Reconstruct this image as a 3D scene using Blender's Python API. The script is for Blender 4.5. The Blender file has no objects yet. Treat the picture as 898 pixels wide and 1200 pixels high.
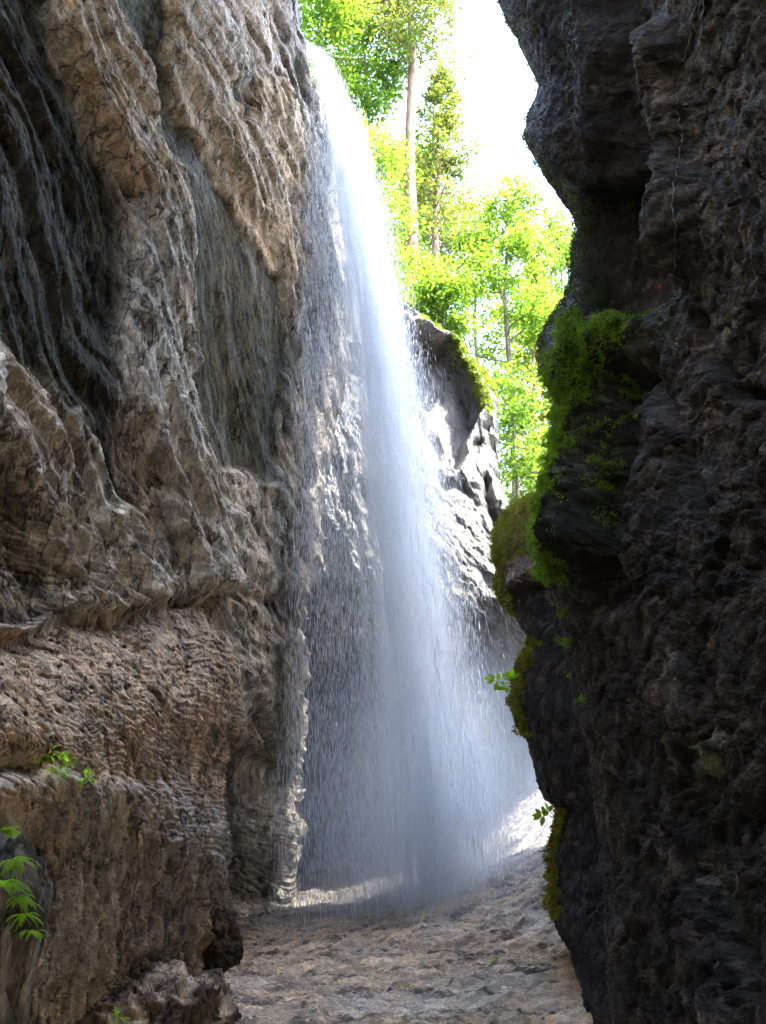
import bpy, math, random
import numpy as np
from mathutils import Vector, Matrix
random.seed(7)
rng = np.random.default_rng(11)
sc = bpy.context.scene
COL = sc.collection
PITCH = math.radians(20.0); F = 942.0; CP, SP = math.cos(PITCH), math.sin(PITCH)
CAM = np.array([0.0, 0.0, 1.6])

# ------------------------------------------------------------------ helpers
def P(px, py, Y):
    """world point seen in the direction of photo pixel (px,py) at ground distance Y"""
    px, py, Y = np.broadcast_arrays(np.asarray(px, float), np.asarray(py, float), np.asarray(Y, float))
    u = (px - 449) / F; v = (600 - py) / F
    dy = CP - v * SP; dz = SP + v * CP
    t = Y / dy
    return np.stack([u * t, Y, CAM[2] + dz * t], -1)

def proj(p):
    y = p[..., 1]; z = p[..., 2] - CAM[2]
    d = y * CP + z * SP
    return 449 + F * p[..., 0] / d, 600 - F * (z * CP - y * SP) / d, d

def tag(o, label=None, cat=None, group=None, kind=None):
    if label: o['label'] = label
    if cat: o['category'] = cat
    if group: o['group'] = group
    if kind: o['kind'] = kind
    return o

def link(name, me, mat=None, parent=None, smooth=True):
    o = bpy.data.objects.new(name, me); COL.objects.link(o)
    if mat: me.materials.append(mat)
    if parent: o.parent = parent
    if smooth and len(me.polygons):
        me.polygons.foreach_set('use_smooth', np.ones(len(me.polygons), bool))
    return o

def empty(name, loc):
    o = bpy.data.objects.new(name, None); COL.objects.link(o); o.location = loc; o.empty_display_size = .2
    return o

def mesh_np(name, V, Q, n=4):
    me = bpy.data.meshes.new(name)
    V = np.ascontiguousarray(V, np.float32); Q = np.ascontiguousarray(Q, np.int32)
    me.vertices.add(len(V)); me.vertices.foreach_set('co', V.ravel())
    me.loops.add(Q.size); me.loops.foreach_set('vertex_index', Q.ravel())
    me.polygons.add(len(Q)); me.polygons.foreach_set('loop_start', np.arange(0, Q.size, n, dtype=np.int32))
    me.update(calc_edges=True)
    return me

def set_col(me, c, name='tint', wet=None):
    a = me.color_attributes.new(name, 'FLOAT_COLOR', 'POINT')
    cc = np.zeros((len(c), 4), np.float32); cc[:, :3] = c
    if wet is not None: cc[:, 3] = np.clip(wet, 0, 1)
    a.data.foreach_set('color', cc.ravel())

# --- gradient noise
_prm = rng.permutation(4096).astype(np.int64)
_g = rng.normal(size=(4096, 3)); _g /= np.linalg.norm(_g, axis=1)[:, None]; _g = _g.astype(np.float32)
def perlin(x, y, z):
    x = np.asarray(x, np.float32); y = np.asarray(y, np.float32) + 0 * x; z = np.asarray(z, np.float32) + 0 * x
    xi = np.floor(x).astype(np.int64); yi = np.floor(y).astype(np.int64); zi = np.floor(z).astype(np.int64)
    fx, fy, fz = x - xi, y - yi, z - zi
    w = lambda t: t * t * t * (t * (t * 6 - 15) + 10)
    ux, uy, uz = w(fx), w(fy), w(fz)
    out = 0
    for dx in (0, 1):
        px = _prm[(xi + dx) & 4095]
        for dy in (0, 1):
            py = _prm[(px + yi + dy) & 4095]
            for dz in (0, 1):
                g = _g[_prm[(py + zi + dz) & 4095]]
                d = g[..., 0] * (fx - dx) + g[..., 1] * (fy - dy) + g[..., 2] * (fz - dz)
                out = out + d * (ux if dx else 1 - ux) * (uy if dy else 1 - uy) * (uz if dz else 1 - uz)
    return out * 1.6
def fbm(x, y, z, n=4, lac=2.03, gain=.5):
    a, s, o = 1., 0, 0
    for i in range(n):
        s = s + a * perlin(x, y, z); x, y, z = x * lac + 3.1, y * lac + 7.7, z * lac + 1.9; a *= gain
    return s
def ridged(x, y, z, n=4, lac=2.1, gain=.5):
    a, s = 1., 0
    for i in range(n):
        s = s + a * (1 - 2.2 * np.abs(perlin(x, y, z))); x, y, z = x * lac + 3.1, y * lac + 7.7, z * lac + 1.9; a *= gain
    return s

def voro(x, y, z, seed=0):
    """F1 distance and cell random value"""
    xi = np.floor(x).astype(np.int64); yi = np.floor(y).astype(np.int64); zi = np.floor(z).astype(np.int64)
    b1 = np.full(x.shape, 9.0, np.float32); b2 = b1.copy(); idv = np.zeros(x.shape, np.float32)
    for dx in (-1, 0, 1):
        for dy in (-1, 0, 1):
            for dz in (-1, 0, 1):
                h = _prm[(_prm[(_prm[(xi + dx + seed) & 4095] + yi + dy) & 4095] + zi + dz) & 4095]
                ox = (_g[h, 0] * .5 + .5); oy = (_g[h, 1] * .5 + .5); oz = (_g[h, 2] * .5 + .5)
                d = np.sqrt((xi + dx + ox - x) ** 2 + (yi + dy + oy - y) ** 2 + (zi + dz + oz - z) ** 2)
                c = d < b1
                b2 = np.where(c, b1, np.minimum(b2, d)); idv = np.where(c, h / 4095., idv); b1 = np.where(c, d, b1)
    return b1, b2, idv

def sstep(a, b, x):
    t = np.clip((x - a) / (b - a), 0, 1); return t * t * (3 - 2 * t)

def tps(ctrl, X, Yq, lam=1e-3):
    c = np.array(ctrl, float); p = c[:, :2] / 500; v = np.log(c[:, 2]); n = len(c)
    def U(r2): return np.where(r2 > 1e-12, r2 * np.log(r2 + 1e-12), 0)
    d2 = ((p[:, None] - p[None]) ** 2).sum(-1)
    A = np.zeros((n + 3, n + 3)); A[:n, :n] = U(d2) + lam * np.eye(n); A[:n, n] = 1; A[:n, n + 1:] = p; A[n:, :n] = A[:n, n:].T
    w = np.linalg.solve(A, np.concatenate([v, [0, 0, 0]]))
    xs, ys = X / 500, Yq / 500
    o = w[n] + w[n + 1] * xs + w[n + 2] * ys
    for i in range(n):
        o = o + w[i] * U((xs - p[i, 0]) ** 2 + (ys - p[i, 1]) ** 2)
    return np.exp(o)

def polyline_d(X, Y, pts):
    """distance to polyline and side (+ = to the left of travel in image, i.e. greater px when going down is -)"""
    best = np.full(X.shape, 1e9); side = np.zeros(X.shape)
    for (ax, ay), (bx, by) in zip(pts[:-1], pts[1:]):
        dx, dy = bx - ax, by - ay; L = dx * dx + dy * dy + 1e-9
        t = np.clip(((X - ax) * dx + (Y - ay) * dy) / L, 0, 1)
        qx, qy = X - ax - t * dx, Y - ay - t * dy
        d = np.hypot(qx, qy); c = d < best
        best = np.where(c, d, best); side = np.where(c, np.sign(dx * qy - dy * qx), side)
    return best, side
def stroke(X, Y, pts, w):
    d, s = polyline_d(X, Y, pts); return np.exp(-(d / w) ** 2)
def poly(X, Y, pts, e):
    """soft inside mask of polygon"""
    d, _ = polyline_d(X, Y, pts + [pts[0]])
    ins = np.zeros(X.shape, bool); n = len(pts)
    for i in range(n):
        (ax, ay), (bx, by) = pts[i], pts[(i + 1) % n]
        if ay == by: continue
        c = ((ay > Y) != (by > Y)) & (X < (bx - ax) * (Y - ay) / (by - ay) + ax); ins ^= c
    return sstep(-e, e, np.where(ins, d, -d))

def flow_noise(X, Y, Z, ang, across, along, octs=4, kind='ridged', K=6):
    """noise stretched along a direction (degrees from straight down towards right) that changes over the surface"""
    out = 0; wsum = 0
    lo, hi = ang.min() - 1e-3, ang.max() + 1e-3
    cs = np.linspace(lo, hi, K) if hi - lo > 2 else np.array([lo])
    step = cs[1] - cs[0] if len(cs) > 1 else 1
    for a in cs:
        w = np.clip(1 - np.abs(ang - a) / step, 0, 1) if len(cs) > 1 else np.ones(X.shape)
        r = math.radians(a); dx, dy = math.sin(r), math.cos(r)
        al = X * dx + Y * dy; ac = X * dy - Y * dx
        f = ridged if kind == 'ridged' else fbm
        out = out + w * f(ac / across, al / along, Z, octs)
    return out

def normals(G):
    du = np.gradient(G, axis=1); dv = np.gradient(G, axis=0)
    n = np.cross(du, dv); n /= np.linalg.norm(n, axis=-1)[..., None] + 1e-12
    return n
def blur(A, k):
    if k < 1: return A
    ker = np.hanning(2 * k + 3)[1:-1]; ker /= ker.sum()
    for ax in (0, 1):
        pad = [(0, 0)] * A.ndim; pad[ax] = (k, k)
        B = np.pad(A, pad, mode='edge'); n = A.shape[ax]; A = 0
        for i, c in enumerate(ker):
            A = A + c * (B[i:i + n] if ax == 0 else B[:, i:i + n])
    return A
def grid_mesh(name, G, C, mat, parent=None, wet=None):
    h, w = G.shape[:2]
    i = np.arange(h * w).reshape(h, w)
    Q = np.stack([i[:-1, :-1], i[1:, :-1], i[1:, 1:], i[:-1, 1:]], -1).reshape(-1, 4)
    me = mesh_np(name, G.reshape(-1, 3), Q); set_col(me, np.clip(C.reshape(-1, 3), 0, 1), wet=None if wet is None else wet.ravel())
    return link(name, me, mat, parent)

# ------------------------------------------------------------------ materials
def newmat(name):
    m = bpy.data.materials.new(name); m.use_nodes = True; nt = m.node_tree; nt.nodes.clear()
    return m, nt, lambda t, **k: _nn(nt, t, **k)
def _nn(nt, t, **k):
    n = nt.nodes.new(t)
    for a, b in k.items():
        if a.startswith('i_'): n.inputs[a[2:].replace('_', ' ')].default_value = b
        else: setattr(n, a, b)
    return n

def rock_mat(name, detail=1.0, crack=3.2, rough=(.42, .85), bump=.5, scale=1.0, stretch=(1, 1, .35), spec=.5):
    m, nt, N = newmat(name); L = nt.links.new
    out = N('ShaderNodeOutputMaterial'); b = N('ShaderNodeBsdfPrincipled')
    at = N('ShaderNodeAttribute', attribute_name='tint')
    tc = N('ShaderNodeTexCoord'); mp = N('ShaderNodeMapping'); mp.inputs['Scale'].default_value = stretch
    L(tc.outputs['Object'], mp.inputs['Vector'])
    n1 = N('ShaderNodeTexNoise', i_Scale=5 * scale, i_Detail=9.0, i_Roughness=.66, i_Distortion=.6)
    n2 = N('ShaderNodeTexNoise', i_Scale=26 * scale, i_Detail=6.0, i_Roughness=.7)
    n3 = N('ShaderNodeTexNoise', i_Scale=70 * scale, i_Detail=3.0, i_Roughness=.6)
    for n in (n1, n2, n3): L(mp.outputs[0], n.inputs['Vector'])
    r1 = N('ShaderNodeMapRange', i_From_Min=.32, i_From_Max=.68, i_To_Min=.55, i_To_Max=1.35)
    L(n1.outputs['Fac'], r1.inputs['Value'])
    r2 = N('ShaderNodeMapRange', i_From_Min=.3, i_From_Max=.7, i_To_Min=.6, i_To_Max=1.35)
    L(n2.outputs['Fac'], r2.inputs['Value'])
    mu = N('ShaderNodeMath', operation='MULTIPLY'); L(r1.outputs[0], mu.inputs[0]); L(r2.outputs[0], mu.inputs[1])
    mx = N('ShaderNodeMix', data_type='RGBA', blend_type='MULTIPLY'); mx.inputs['Factor'].default_value = detail
    L(at.outputs['Color'], mx.inputs['A']); L(mu.outputs[0], mx.inputs['B'])
    # thin dark cracks between broken facets
    wn = N('ShaderNodeVectorMath', operation='MULTIPLY_ADD'); L(n1.outputs['Color'], wn.inputs[0]); wn.inputs[1].default_value = (.35, .35, .35); L(mp.outputs[0], wn.inputs[2])
    vc = N('ShaderNodeTexVoronoi', feature='DISTANCE_TO_EDGE'); vc.inputs['Scale'].default_value = crack * scale; L(wn.outputs[0], vc.inputs['Vector'])
    vf = N('ShaderNodeTexVoronoi', feature='F1'); vf.inputs['Scale'].default_value = crack * 4.5 * scale; L(wn.outputs[0], vf.inputs['Vector'])
    cm = N('ShaderNodeMapRange', i_From_Min=.0, i_From_Max=.045, i_To_Min=.15, i_To_Max=1.0); L(vc.outputs['Distance'], cm.inputs['Value'])
    fm = N('ShaderNodeSeparateColor'); L(vf.outputs['Color'], fm.inputs[0])
    fr = N('ShaderNodeMapRange', i_From_Min=0, i_From_Max=1, i_To_Min=.7, i_To_Max=1.3); L(fm.outputs[0], fr.inputs['Value'])
    r3 = N('ShaderNodeMapRange', i_From_Min=.35, i_From_Max=.65, i_To_Min=.7, i_To_Max=1.3); L(n3.outputs['Fac'], r3.inputs['Value'])
    m3 = N('ShaderNodeMath', operation='MULTIPLY'); L(cm.outputs[0], m3.inputs[0]); L(fr.outputs[0], m3.inputs[1])
    m4 = N('ShaderNodeMath', operation='MULTIPLY'); L(m3.outputs[0], m4.inputs[0]); L(r3.outputs[0], m4.inputs[1])
    mxc = N('ShaderNodeMix', data_type='RGBA', blend_type='MULTIPLY'); mxc.inputs['Factor'].default_value = 1
    L(mx.outputs['Result'], mxc.inputs['A']); L(m4.outputs[0], mxc.inputs['B']); mxc.clamp_result = True; mx = mxc
    # faint hue drift
    n4 = N('ShaderNodeTexNoise', i_Scale=1.7 * scale, i_Detail=4.0); L(mp.outputs[0], n4.inputs['Vector'])
    cr = N('ShaderNodeMix', data_type='RGBA'); cr.inputs['A'].default_value = (1.12, .98, .84, 1); cr.inputs['B'].default_value = (.88, 1.0, 1.08, 1)
    L(n4.outputs['Fac'], cr.inputs['Factor'])
    mx2 = N('ShaderNodeMix', data_type='RGBA', blend_type='MULTIPLY'); mx2.inputs['Factor'].default_value = 1
    L(mx.outputs['Result'], mx2.inputs['A']); L(cr.outputs['Result'], mx2.inputs['B'])
    L(mx2.outputs['Result'], b.inputs['Base Color'])
    rr = N('ShaderNodeMapRange', i_From_Min=.35, i_From_Max=.65, i_To_Min=rough[0], i_To_Max=rough[1])
    L(n1.outputs['Fac'], rr.inputs['Value'])
    wr = N('ShaderNodeMix', data_type='FLOAT'); wr.inputs['B'].default_value = .22; L(at.outputs['Alpha'], wr.inputs['Factor']); L(rr.outputs[0], wr.inputs['A']); L(wr.outputs['Result'], b.inputs['Roughness'])
    ws = N('ShaderNodeMix', data_type='FLOAT'); ws.inputs['A'].default_value = spec; ws.inputs['B'].default_value = .6; L(at.outputs['Alpha'], ws.inputs['Factor']); L(ws.outputs['Result'], b.inputs['Specular IOR Level'])
    ad = N('ShaderNodeMath', operation='MULTIPLY_ADD'); L(n2.outputs['Fac'], ad.inputs[0]); ad.inputs[1].default_value = .6
    L(n3.outputs['Fac'], ad.inputs[2])
    bp = N('ShaderNodeBump'); bp.inputs['Strength'].default_value = bump; bp.inputs['Distance'].default_value = .04 / scale
    ad2 = N('ShaderNodeMath', operation='MULTIPLY_ADD'); L(m3.outputs[0], ad2.inputs[0]); ad2.inputs[1].default_value = .8; L(ad.outputs[0], ad2.inputs[2]); L(ad2.outputs[0], bp.inputs['Height']); L(bp.outputs[0], b.inputs['Normal'])
    L(b.outputs[0], out.inputs['Surface'])
    return m

def leaf_mat(name, c1, c2, trans=.5, scale=.6):
    m, nt, N = newmat(name); L = nt.links.new
    out = N('ShaderNodeOutputMaterial'); tc = N('ShaderNodeTexCoord')
    n = N('ShaderNodeTexNoise', i_Scale=scale, i_Detail=5.0, i_Roughness=.7); L(tc.outputs['Object'], n.inputs['Vector'])
    r = N('ShaderNodeMapRange', i_From_Min=.35, i_From_Max=.65); L(n.outputs['Fac'], r.inputs['Value'])
    mx = N('ShaderNodeMix', data_type='RGBA'); mx.inputs['A'].default_value = (*c1, 1); mx.inputs['B'].default_value = (*c2, 1)
    L(r.outputs[0], mx.inputs['Factor'])
    d = N('ShaderNodeBsdfPrincipled', i_Roughness=.55); L(mx.outputs['Result'], d.inputs['Base Color'])
    d.inputs['Specular IOR Level'].default_value = .3
    t = N('ShaderNodeBsdfTranslucent')
    m2 = N('ShaderNodeMix', data_type='RGBA', blend_type='MULTIPLY'); m2.inputs['Factor'].default_value = 1
    m2.inputs['B'].default_value = (2.5, 2.55, 1.0, 1); L(mx.outputs['Result'], m2.inputs['A']); L(m2.outputs['Result'], t.inputs['Color'])
    s = N('ShaderNodeMixShader'); s.inputs[0].default_value = trans
    L(d.outputs[0], s.inputs[1]); L(t.outputs[0], s.inputs[2]); L(s.outputs[0], out.inputs['Surface'])
    return m

def plain_mat(name, col, rough=.7, noise=3, var=.4, bump=.3, stretch=(1, 1, .2)):
    m, nt, N = newmat(name); L = nt.links.new
    out = N('ShaderNodeOutputMaterial'); b = N('ShaderNodeBsdfPrincipled', i_Roughness=rough)
    tc = N('ShaderNodeTexCoord'); mp = N('ShaderNodeMapping'); mp.inputs['Scale'].default_value = stretch; L(tc.outputs['Object'], mp.inputs['Vector'])
    n = N('ShaderNodeTexNoise', i_Scale=noise, i_Detail=6.0, i_Roughness=.7); L(mp.outputs[0], n.inputs['Vector'])
    mx = N('ShaderNodeMix', data_type='RGBA')
    mx.inputs['A'].default_value = (*[c * (1 - var) for c in col], 1); mx.inputs['B'].default_value = (*[min(1, c * (1 + var)) for c in col], 1)
    r = N('ShaderNodeMapRange', i_From_Min=.35, i_From_Max=.65); L(n.outputs['Fac'], r.inputs['Value']); L(r.outputs[0], mx.inputs['Factor'])
    L(mx.outputs['Result'], b.inputs['Base Color'])
    bp = N('ShaderNodeBump'); bp.inputs['Strength'].default_value = bump; bp.inputs['Distance'].default_value = .03
    L(n.outputs['Fac'], bp.inputs['Height']); L(bp.outputs[0], b.inputs['Normal']); L(b.outputs[0], out.inputs['Surface'])
    return m

M_left = rock_mat('fluted_limestone', scale=1.0, spec=.06, rough=(.55, .9))
M_mid = rock_mat('wet_limestone', scale=.8, rough=(.25, .6))
M_right = rock_mat('dark_conglomerate', scale=1.6, stretch=(1, 1, .8), rough=(.4, .8), bump=.9, spec=.35)
M_floor = rock_mat('stream_bed_rock', scale=1.2, stretch=(.55, 1.7, 1), rough=(.35, .75), crack=1.1)
M_hill = plain_mat('forest_floor', (.05, .08, .025), noise=1.2, stretch=(1, 1, 1))
M_moss = leaf_mat('moss_green', (.06, .14, .014), (.20, .33, .03), .35, 9)
M_moss_sun = leaf_mat('moss_golden', (.08, .082, .012), (.24, .23, .025), .35, 9)  # yellow moss, its colour raised to look sunlit on the dim ledge

# colours (linear albedo)
TAN = np.array([.53, .41, .29]); ORANGE = np.array([.56, .36, .19]); GREY = np.array([.33, .305, .27]); PALE = np.array([.60, .56, .50])
DARK = np.array([.020, .019, .014]); OLIVE = np.array([.062, .060, .036]); BROWN = np.array([.20, .145, .105]); BLUEG = np.array([.11, .12, .14])
MOSSY = np.array([.09, .13, .03])
def mixc(C, m, col): return C * (1 - m[..., None]) + m[..., None] * col

def spaced(segs):
    """[(start, end, step)...] -> array"""
    out = []
    for a, b, s in segs: out.append(np.arange(a, b, s))
    return np.concatenate(out)

# ------------------------------------------------------------------ LEFT CLIFF
def left_cliff():
    edge = [(-700, 240), (-300, 300), (-60, 333), (0, 340), (40, 347), (90, 358), (140, 372), (200, 386), (300, 394), (400, 392), (550, 372), (700, 352), (900, 340), (1060, 333), (1400, 330)]
    ey, ex = np.array(edge).T
    rows = spaced([(-700, -20, 8), (-20, 1220, 1.15), (1220, 1400, 8)])
    s = spaced([(-1.05, 0, .02), (0, 1.0, .0031)])                # 0..1 spans px 0..edge
    T = np.linspace(0, 1, 46)[1:]                                 # wrap behind the edge
    S, R = np.meshgrid(s, rows)
    E = np.interp(rows, ey, ex)[:, None] + 7 * fbm(rows[:, None] / 60, 0.3, 4.1, 2)
    PX = S * E; PY = R
    ctrl = [(-350, -200, 2.6), (-350, 600, 2.4), (-350, 1300, 2.2), (-350, -700, 2.6), (0, -700, 5.2), (250, -700, 11),
            (0, 0, 5.3), (0, 300, 5.6), (0, 600, 5.5), (0, 760, 5.3), (0, 850, 4.7), (0, 1000, 4.9), (0, 1200, 4.9),
            (100, 0, 6.6), (100, 250, 7.4), (100, 500, 7.0), (100, 700, 6.7), (110, 850, 5.8), (120, 1000, 5.9), (120, 1200, 6.1),
            (200, 0, 8.4), (200, 250, 8.9), (200, 500, 8.8), (200, 700, 8.2), (210, 850, 7.2), (210, 1000, 7.3), (210, 1150, 7.9),
            (270, 0, 10.5), (270, 250, 11), (270, 500, 10.8), (270, 700, 9.8), (265, 850, 9.0), (258, 1000, 9.4), (250, 1150, 10.2),
            (300, 900, 12.5), (300, 1050, 13), (330, 0, 12.8), (340, 250, 13), (350, 500, 13.2), (335, 750, 12.6), (330, 900, 13.3), (330, 1050, 14), (390, 300, 14), (370, 100, 13.8), (380, 1300, 15)]
    Yb = tps(ctrl, PX, PY)
    # warped drawing coordinates for ragged feature edges
    w1 = fbm(PX / 45, PY / 90, 0.5, 4); w2 = fbm(PX / 45 + 9, PY / 90 + 4, 2.5, 4)
    X = PX + 9 * w1; Yq = PY + 12 * w2
    H = np.zeros(PX.shape); k = Yb / F                              # k: metres per pixel here
    def reg(pts, amp, e):
        nonlocal H
        m = poly(X, Yq, pts, e); H = H + amp * m; return m
    def st(pts, w, amp):
        nonlocal H
        m = stroke(X, Yq, pts, w); H = H + amp * m; return m
    A = reg([(55, -60), (60, 0), (78, 55), (90, 95), (108, 140), (125, 180), (148, 225), (170, 260), (212, 245), (205, 200), (186, 165), (168, 110), (150, 60), (118, 0), (100, -60)], .42, 4)
    A2 = reg([(150, 225), (212, 235), (224, 300), (222, 380), (224, 440), (238, 520), (275, 610), (300, 692), (215, 700), (195, 640), (172, 560), (148, 440), (140, 380), (152, 300)], .30, 5)
    H -= np.minimum(.42 * A, .30 * A2)
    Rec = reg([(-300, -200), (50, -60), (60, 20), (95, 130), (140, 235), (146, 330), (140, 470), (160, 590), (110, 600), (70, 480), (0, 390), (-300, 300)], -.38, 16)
    G = reg([(125, -60), (185, -40), (212, 110), (262, 190), (326, 320), (338, 420), (315, 560), (260, 540), (226, 440), (226, 300), (210, 200), (160, 60)], -.22, 7)
    B = reg([(188, -60), (232, -60), (255, 60), (275, 110), (300, 180), (336, 270), (346, 345), (312, 322), (272, 240), (238, 185), (206, 140), (194, 60)], .40, 4)
    B2 = reg([(238, -60), (350, -60), (365, 90), (385, 150), (345, 150), (322, 90), (300, 90), (285, 60), (262, 50)], .20, 5)
    B3 = reg([(296, 92), (330, 84), (346, 150), (342, 215), (318, 235), (296, 170)], .16, 5)
    hole = st([(272, 95), (284, 112), (282, 128)], 11, -.75)
    hole2 = st([(300, 74), (318, 80)], 8, -.3)
    Fl = reg([(338, 110), (375, 130), (400, 200), (410, 420), (345, 430), (334, 320), (338, 230)], .10, 8)
    st([(196, 75), (204, 120), (218, 165)], 4, .14)
    st([(336, 240), (342, 310), (352, 380), (350, 430)], 5, -.22)
    C1 = reg([(-200, 380), (0, 415), (30, 470), (58, 520), (72, 590), (92, 650), (122, 712), (84, 722), (66, 680), (44, 600), (16, 530), (0, 500), (-200, 460)], .18, 6)
    C2 = reg([(76, 486), (100, 540), (112, 600), (128, 660), (150, 712), (166, 712), (150, 650), (138, 600), (122, 545), (96, 480)], .20, 4)
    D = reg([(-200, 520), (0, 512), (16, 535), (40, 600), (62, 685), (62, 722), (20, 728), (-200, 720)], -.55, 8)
    for pts, w, a in [([(60, 470), (95, 540), (116, 610), (122, 660)], 9, -.24), ([(146, 480), (158, 560), (186, 640), (212, 700)], 9, -.34),
                      ([(226, 440), (248, 520), (268, 590)], 9, -.30), ([(248, 560), (272, 640), (292, 684)], 8, -.34), ([(276, 470), (286, 560), (300, 640)], 7, -.2),
                      ([(160, 480), (186, 560), (206, 640), (222, 690)], 5, .16), ([(130, 560), (150, 650), (160, 705)], 5, .14), ([(240, 520), (268, 600), (290, 670)], 5, .16),
                      ([(300, 440), (306, 540), (318, 640)], 6, .12), ([(168, 20), (196, 110), (214, 170)], 8, -.22), ([(246, 190), (300, 270), (330, 340)], 8, -.16),
                      ([(180, 260), (176, 340), (186, 430)], 5, -.10), ([(198, 270), (205, 360), (206, 450)], 4, -.09), ([(165, 300), (160, 400), (176, 500)], 4, .10),
                      ([(250, 700), (285, 780), (300, 860), (300, 960)], 8, -.30), ([(275, 690), (300, 760), (318, 860)], 6, .12),
                      ([(120, 20), (150, 110), (180, 200)], 4, -.07), ([(80, 20), (110, 110), (150, 200)], 4, -.08), ([(262, 60), (290, 110), (322, 190), (340, 260)], 5, -.12),
                      ([(300, -40), (312, 30), (330, 70)], 6, -.16), ([(325, -40), (338, 40), (352, 100), (372, 150)], 5, -.16)]:
        st(pts, w, a)
    # ledge: rock above overhangs, deep shade line under it, then the flaky bulge
    Lp = [(-400, 750), (-20, 742), (30, 734), (62, 722), (120, 716), (190, 702), (215, 690), (290, 686), (345, 700)]
    dl, sd = polyline_d(X, Yq, Lp); below = (sd > 0)
    H += np.where(below, -.40 * np.exp(-dl / 40) * sstep(-1, 16, dl), .14 * np.exp(-dl / 60)) * sstep(330, 250, X)
    # crack and lower block
    H += -.40 * stroke(X, Yq, [(-300, 905), (0, 902), (34, 897), (52, 884)], 12)
    H += .16 * poly(X, Yq, [(-50, 935), (60, 905), (130, 925), (220, 930), (262, 960), (262, 1040), (232, 1100), (140, 1130), (-50, 1180)], 12)
    H += .06 * np.exp(-((X - 70) / 60) ** 2 - ((Yq - 915) / 14) ** 2)
    H += -.5 * poly(X, Yq, [(266, 900), (290, 880), (328, 900), (330, 1040), (300, 1075), (262, 1050)], 9)
    # olive pillar between the shadow cleft and the spray
    H += .35 * stroke(X, Yq, [(316, 760), (318, 900), (316, 1040)], 12)
    H *= .38
    # long slanted folds: steep undercut on the near side, gentle slope towards the water
    Xs = PX + 26 * fbm(PX / 170, PY / 300, 3.9, 2) + 3 * fbm(PX / 30, PY / 60, 6.2, 3)
    def folds(per, ph):
        o = 0; 
        for a_, m_ in ((26, sstep(330, 120, PY)), (15, sstep(120, 330, PY) * sstep(560, 420, PY)), (21, sstep(420, 560, PY))):
            r_ = math.radians(a_); t_ = (Xs * math.cos(r_) - PY * math.sin(r_)) / per + ph; fr_ = t_ - np.floor(t_)
            o = o + m_ * (sstep(0, .16, fr_) * (1 - fr_) - .25)
        return o
    fm = sstep(730, 690, Yq) * (1 - .75 * G) * sstep(.75, .0, np.abs(PX / 800)) 
    H += (Yb / F) * fm * (22 * folds(47, .2) * (.55 + .6 * sstep(-.4, .5, fbm(PX / 90, PY / 140, 2.7, 2))) + 8 * folds(19, .6))
    # mid-size relief
    ang_ctrl = [(60, 50, 24), (150, 250, 20), (250, 150, 26), (330, 300, 14), (390, 200, 12), (180, 400, 0), (0, 200, 12), (60, 560, 20), (250, 560, 16), (120, 800, 52),
                (220, 830, 24), (40, 780, 58), (60, 1000, 8), (180, 1050, 12), (240, 950, 4), (320, 900, 0), (-200, 600, 20), (-100, 0, 16), (350, 600, 4), (0, 850, 35)]
    a_c = [(x, y, math.exp(a / 30)) for x, y, a in ang_ctrl]
    ANG = np.clip(np.log(tps(a_c, PX, PY)) * 30, -5, 62)
    Z0 = Yb * .15
    Xn = PX + 12 * fbm(PX / 150, PY / 260, .9, 2) + 1.6 * fbm(PX / 18, PY / 60, 4.2, 2); Yn = PY
    H += k * 7.0 * flow_noise(Xn, Yn, Z0, ANG, 34, 170, 2, 'fbm')
    n_big = flow_noise(Xn, Yn, Z0 + 3, ANG, 15, 170, 3)
    n_fib = flow_noise(Xn, Yn, Z0 + 7, ANG, 5.6, 80, 3)
    fl = poly(X, Yq, [(-100, 745), (60, 735), (200, 710), (250, 700), (285, 800), (285, 900), (255, 960), (190, 935), (110, 925), (60, 890), (-100, 900)], 14)   # flaky bulge
    ATT = 1 - .9 * below * np.exp(-((dl - 9) / 13) ** 2) - .5 * (1 - below) * np.exp(-(dl / 8) ** 2)
    n_big = n_big * ATT; n_fib = n_fib * ATT
    n_fl = ridged(X / 16 + .5 * w1, (Yq - .5 * X) / 5.5, Z0, 3)      # short flecks
    vr, vr2, vid = voro((X + .4 * Yq) / 11, (Yq - .55 * X) / 5, Z0 * 3)
    smooth_m = np.clip(G + .4 * Rec, 0, 1)
    amp_f = (1 - .62 * smooth_m)
    n_fine = flow_noise(Xn, Yn, Z0 + 17, ANG, 3.2, 36, 2) * (.4 + .6 * ATT)
    H += k * (4.2 * n_big * (1 - .5 * smooth_m) * (1 - .6 * fl) * (1 - .5 * np.clip(A + B + B3, 0, 1)) + 3.4 * n_fib * amp_f * (1 - .75 * fl) + 2.6 * n_fine * amp_f * (1 - .4 * fl))
    cut = sstep(.95, 1.3, flow_noise(Xn, Yn, Z0 + 21, ANG, 20, 190, 2)) * sstep(-.5, .3, fbm(PX / 50, PY / 80, 3.7, 2))   # long sharp clefts
    H -= k * 12.0 * cut * (1 - smooth_m) * (1 - .7 * fl)
    H += k * fl * (.9 * n_fl * .6 + 2.8 * (.5 - vr) + 2.2 * fbm((X + .4 * Yq) / 9, (Yq - .55 * X) / 4, Z0 * 4, 3))
    low = sstep(900, 960, Yq)
    vr3, _, vid3 = voro((X + .2 * Yq) / 9, Yq / 26, Z0 * 2, 7)
    H += k * low * (6 * (.5 - vr3) + 2.2 * n_fl)
    H += k * .7 * fbm(PX / 3.2, PY / 5.0, Z0 * 9, 2) * (1 - .3 * smooth_m)
    # ---- colours
    C = np.zeros(PX.shape + (3,)); C[:] = GREY * .82
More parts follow.
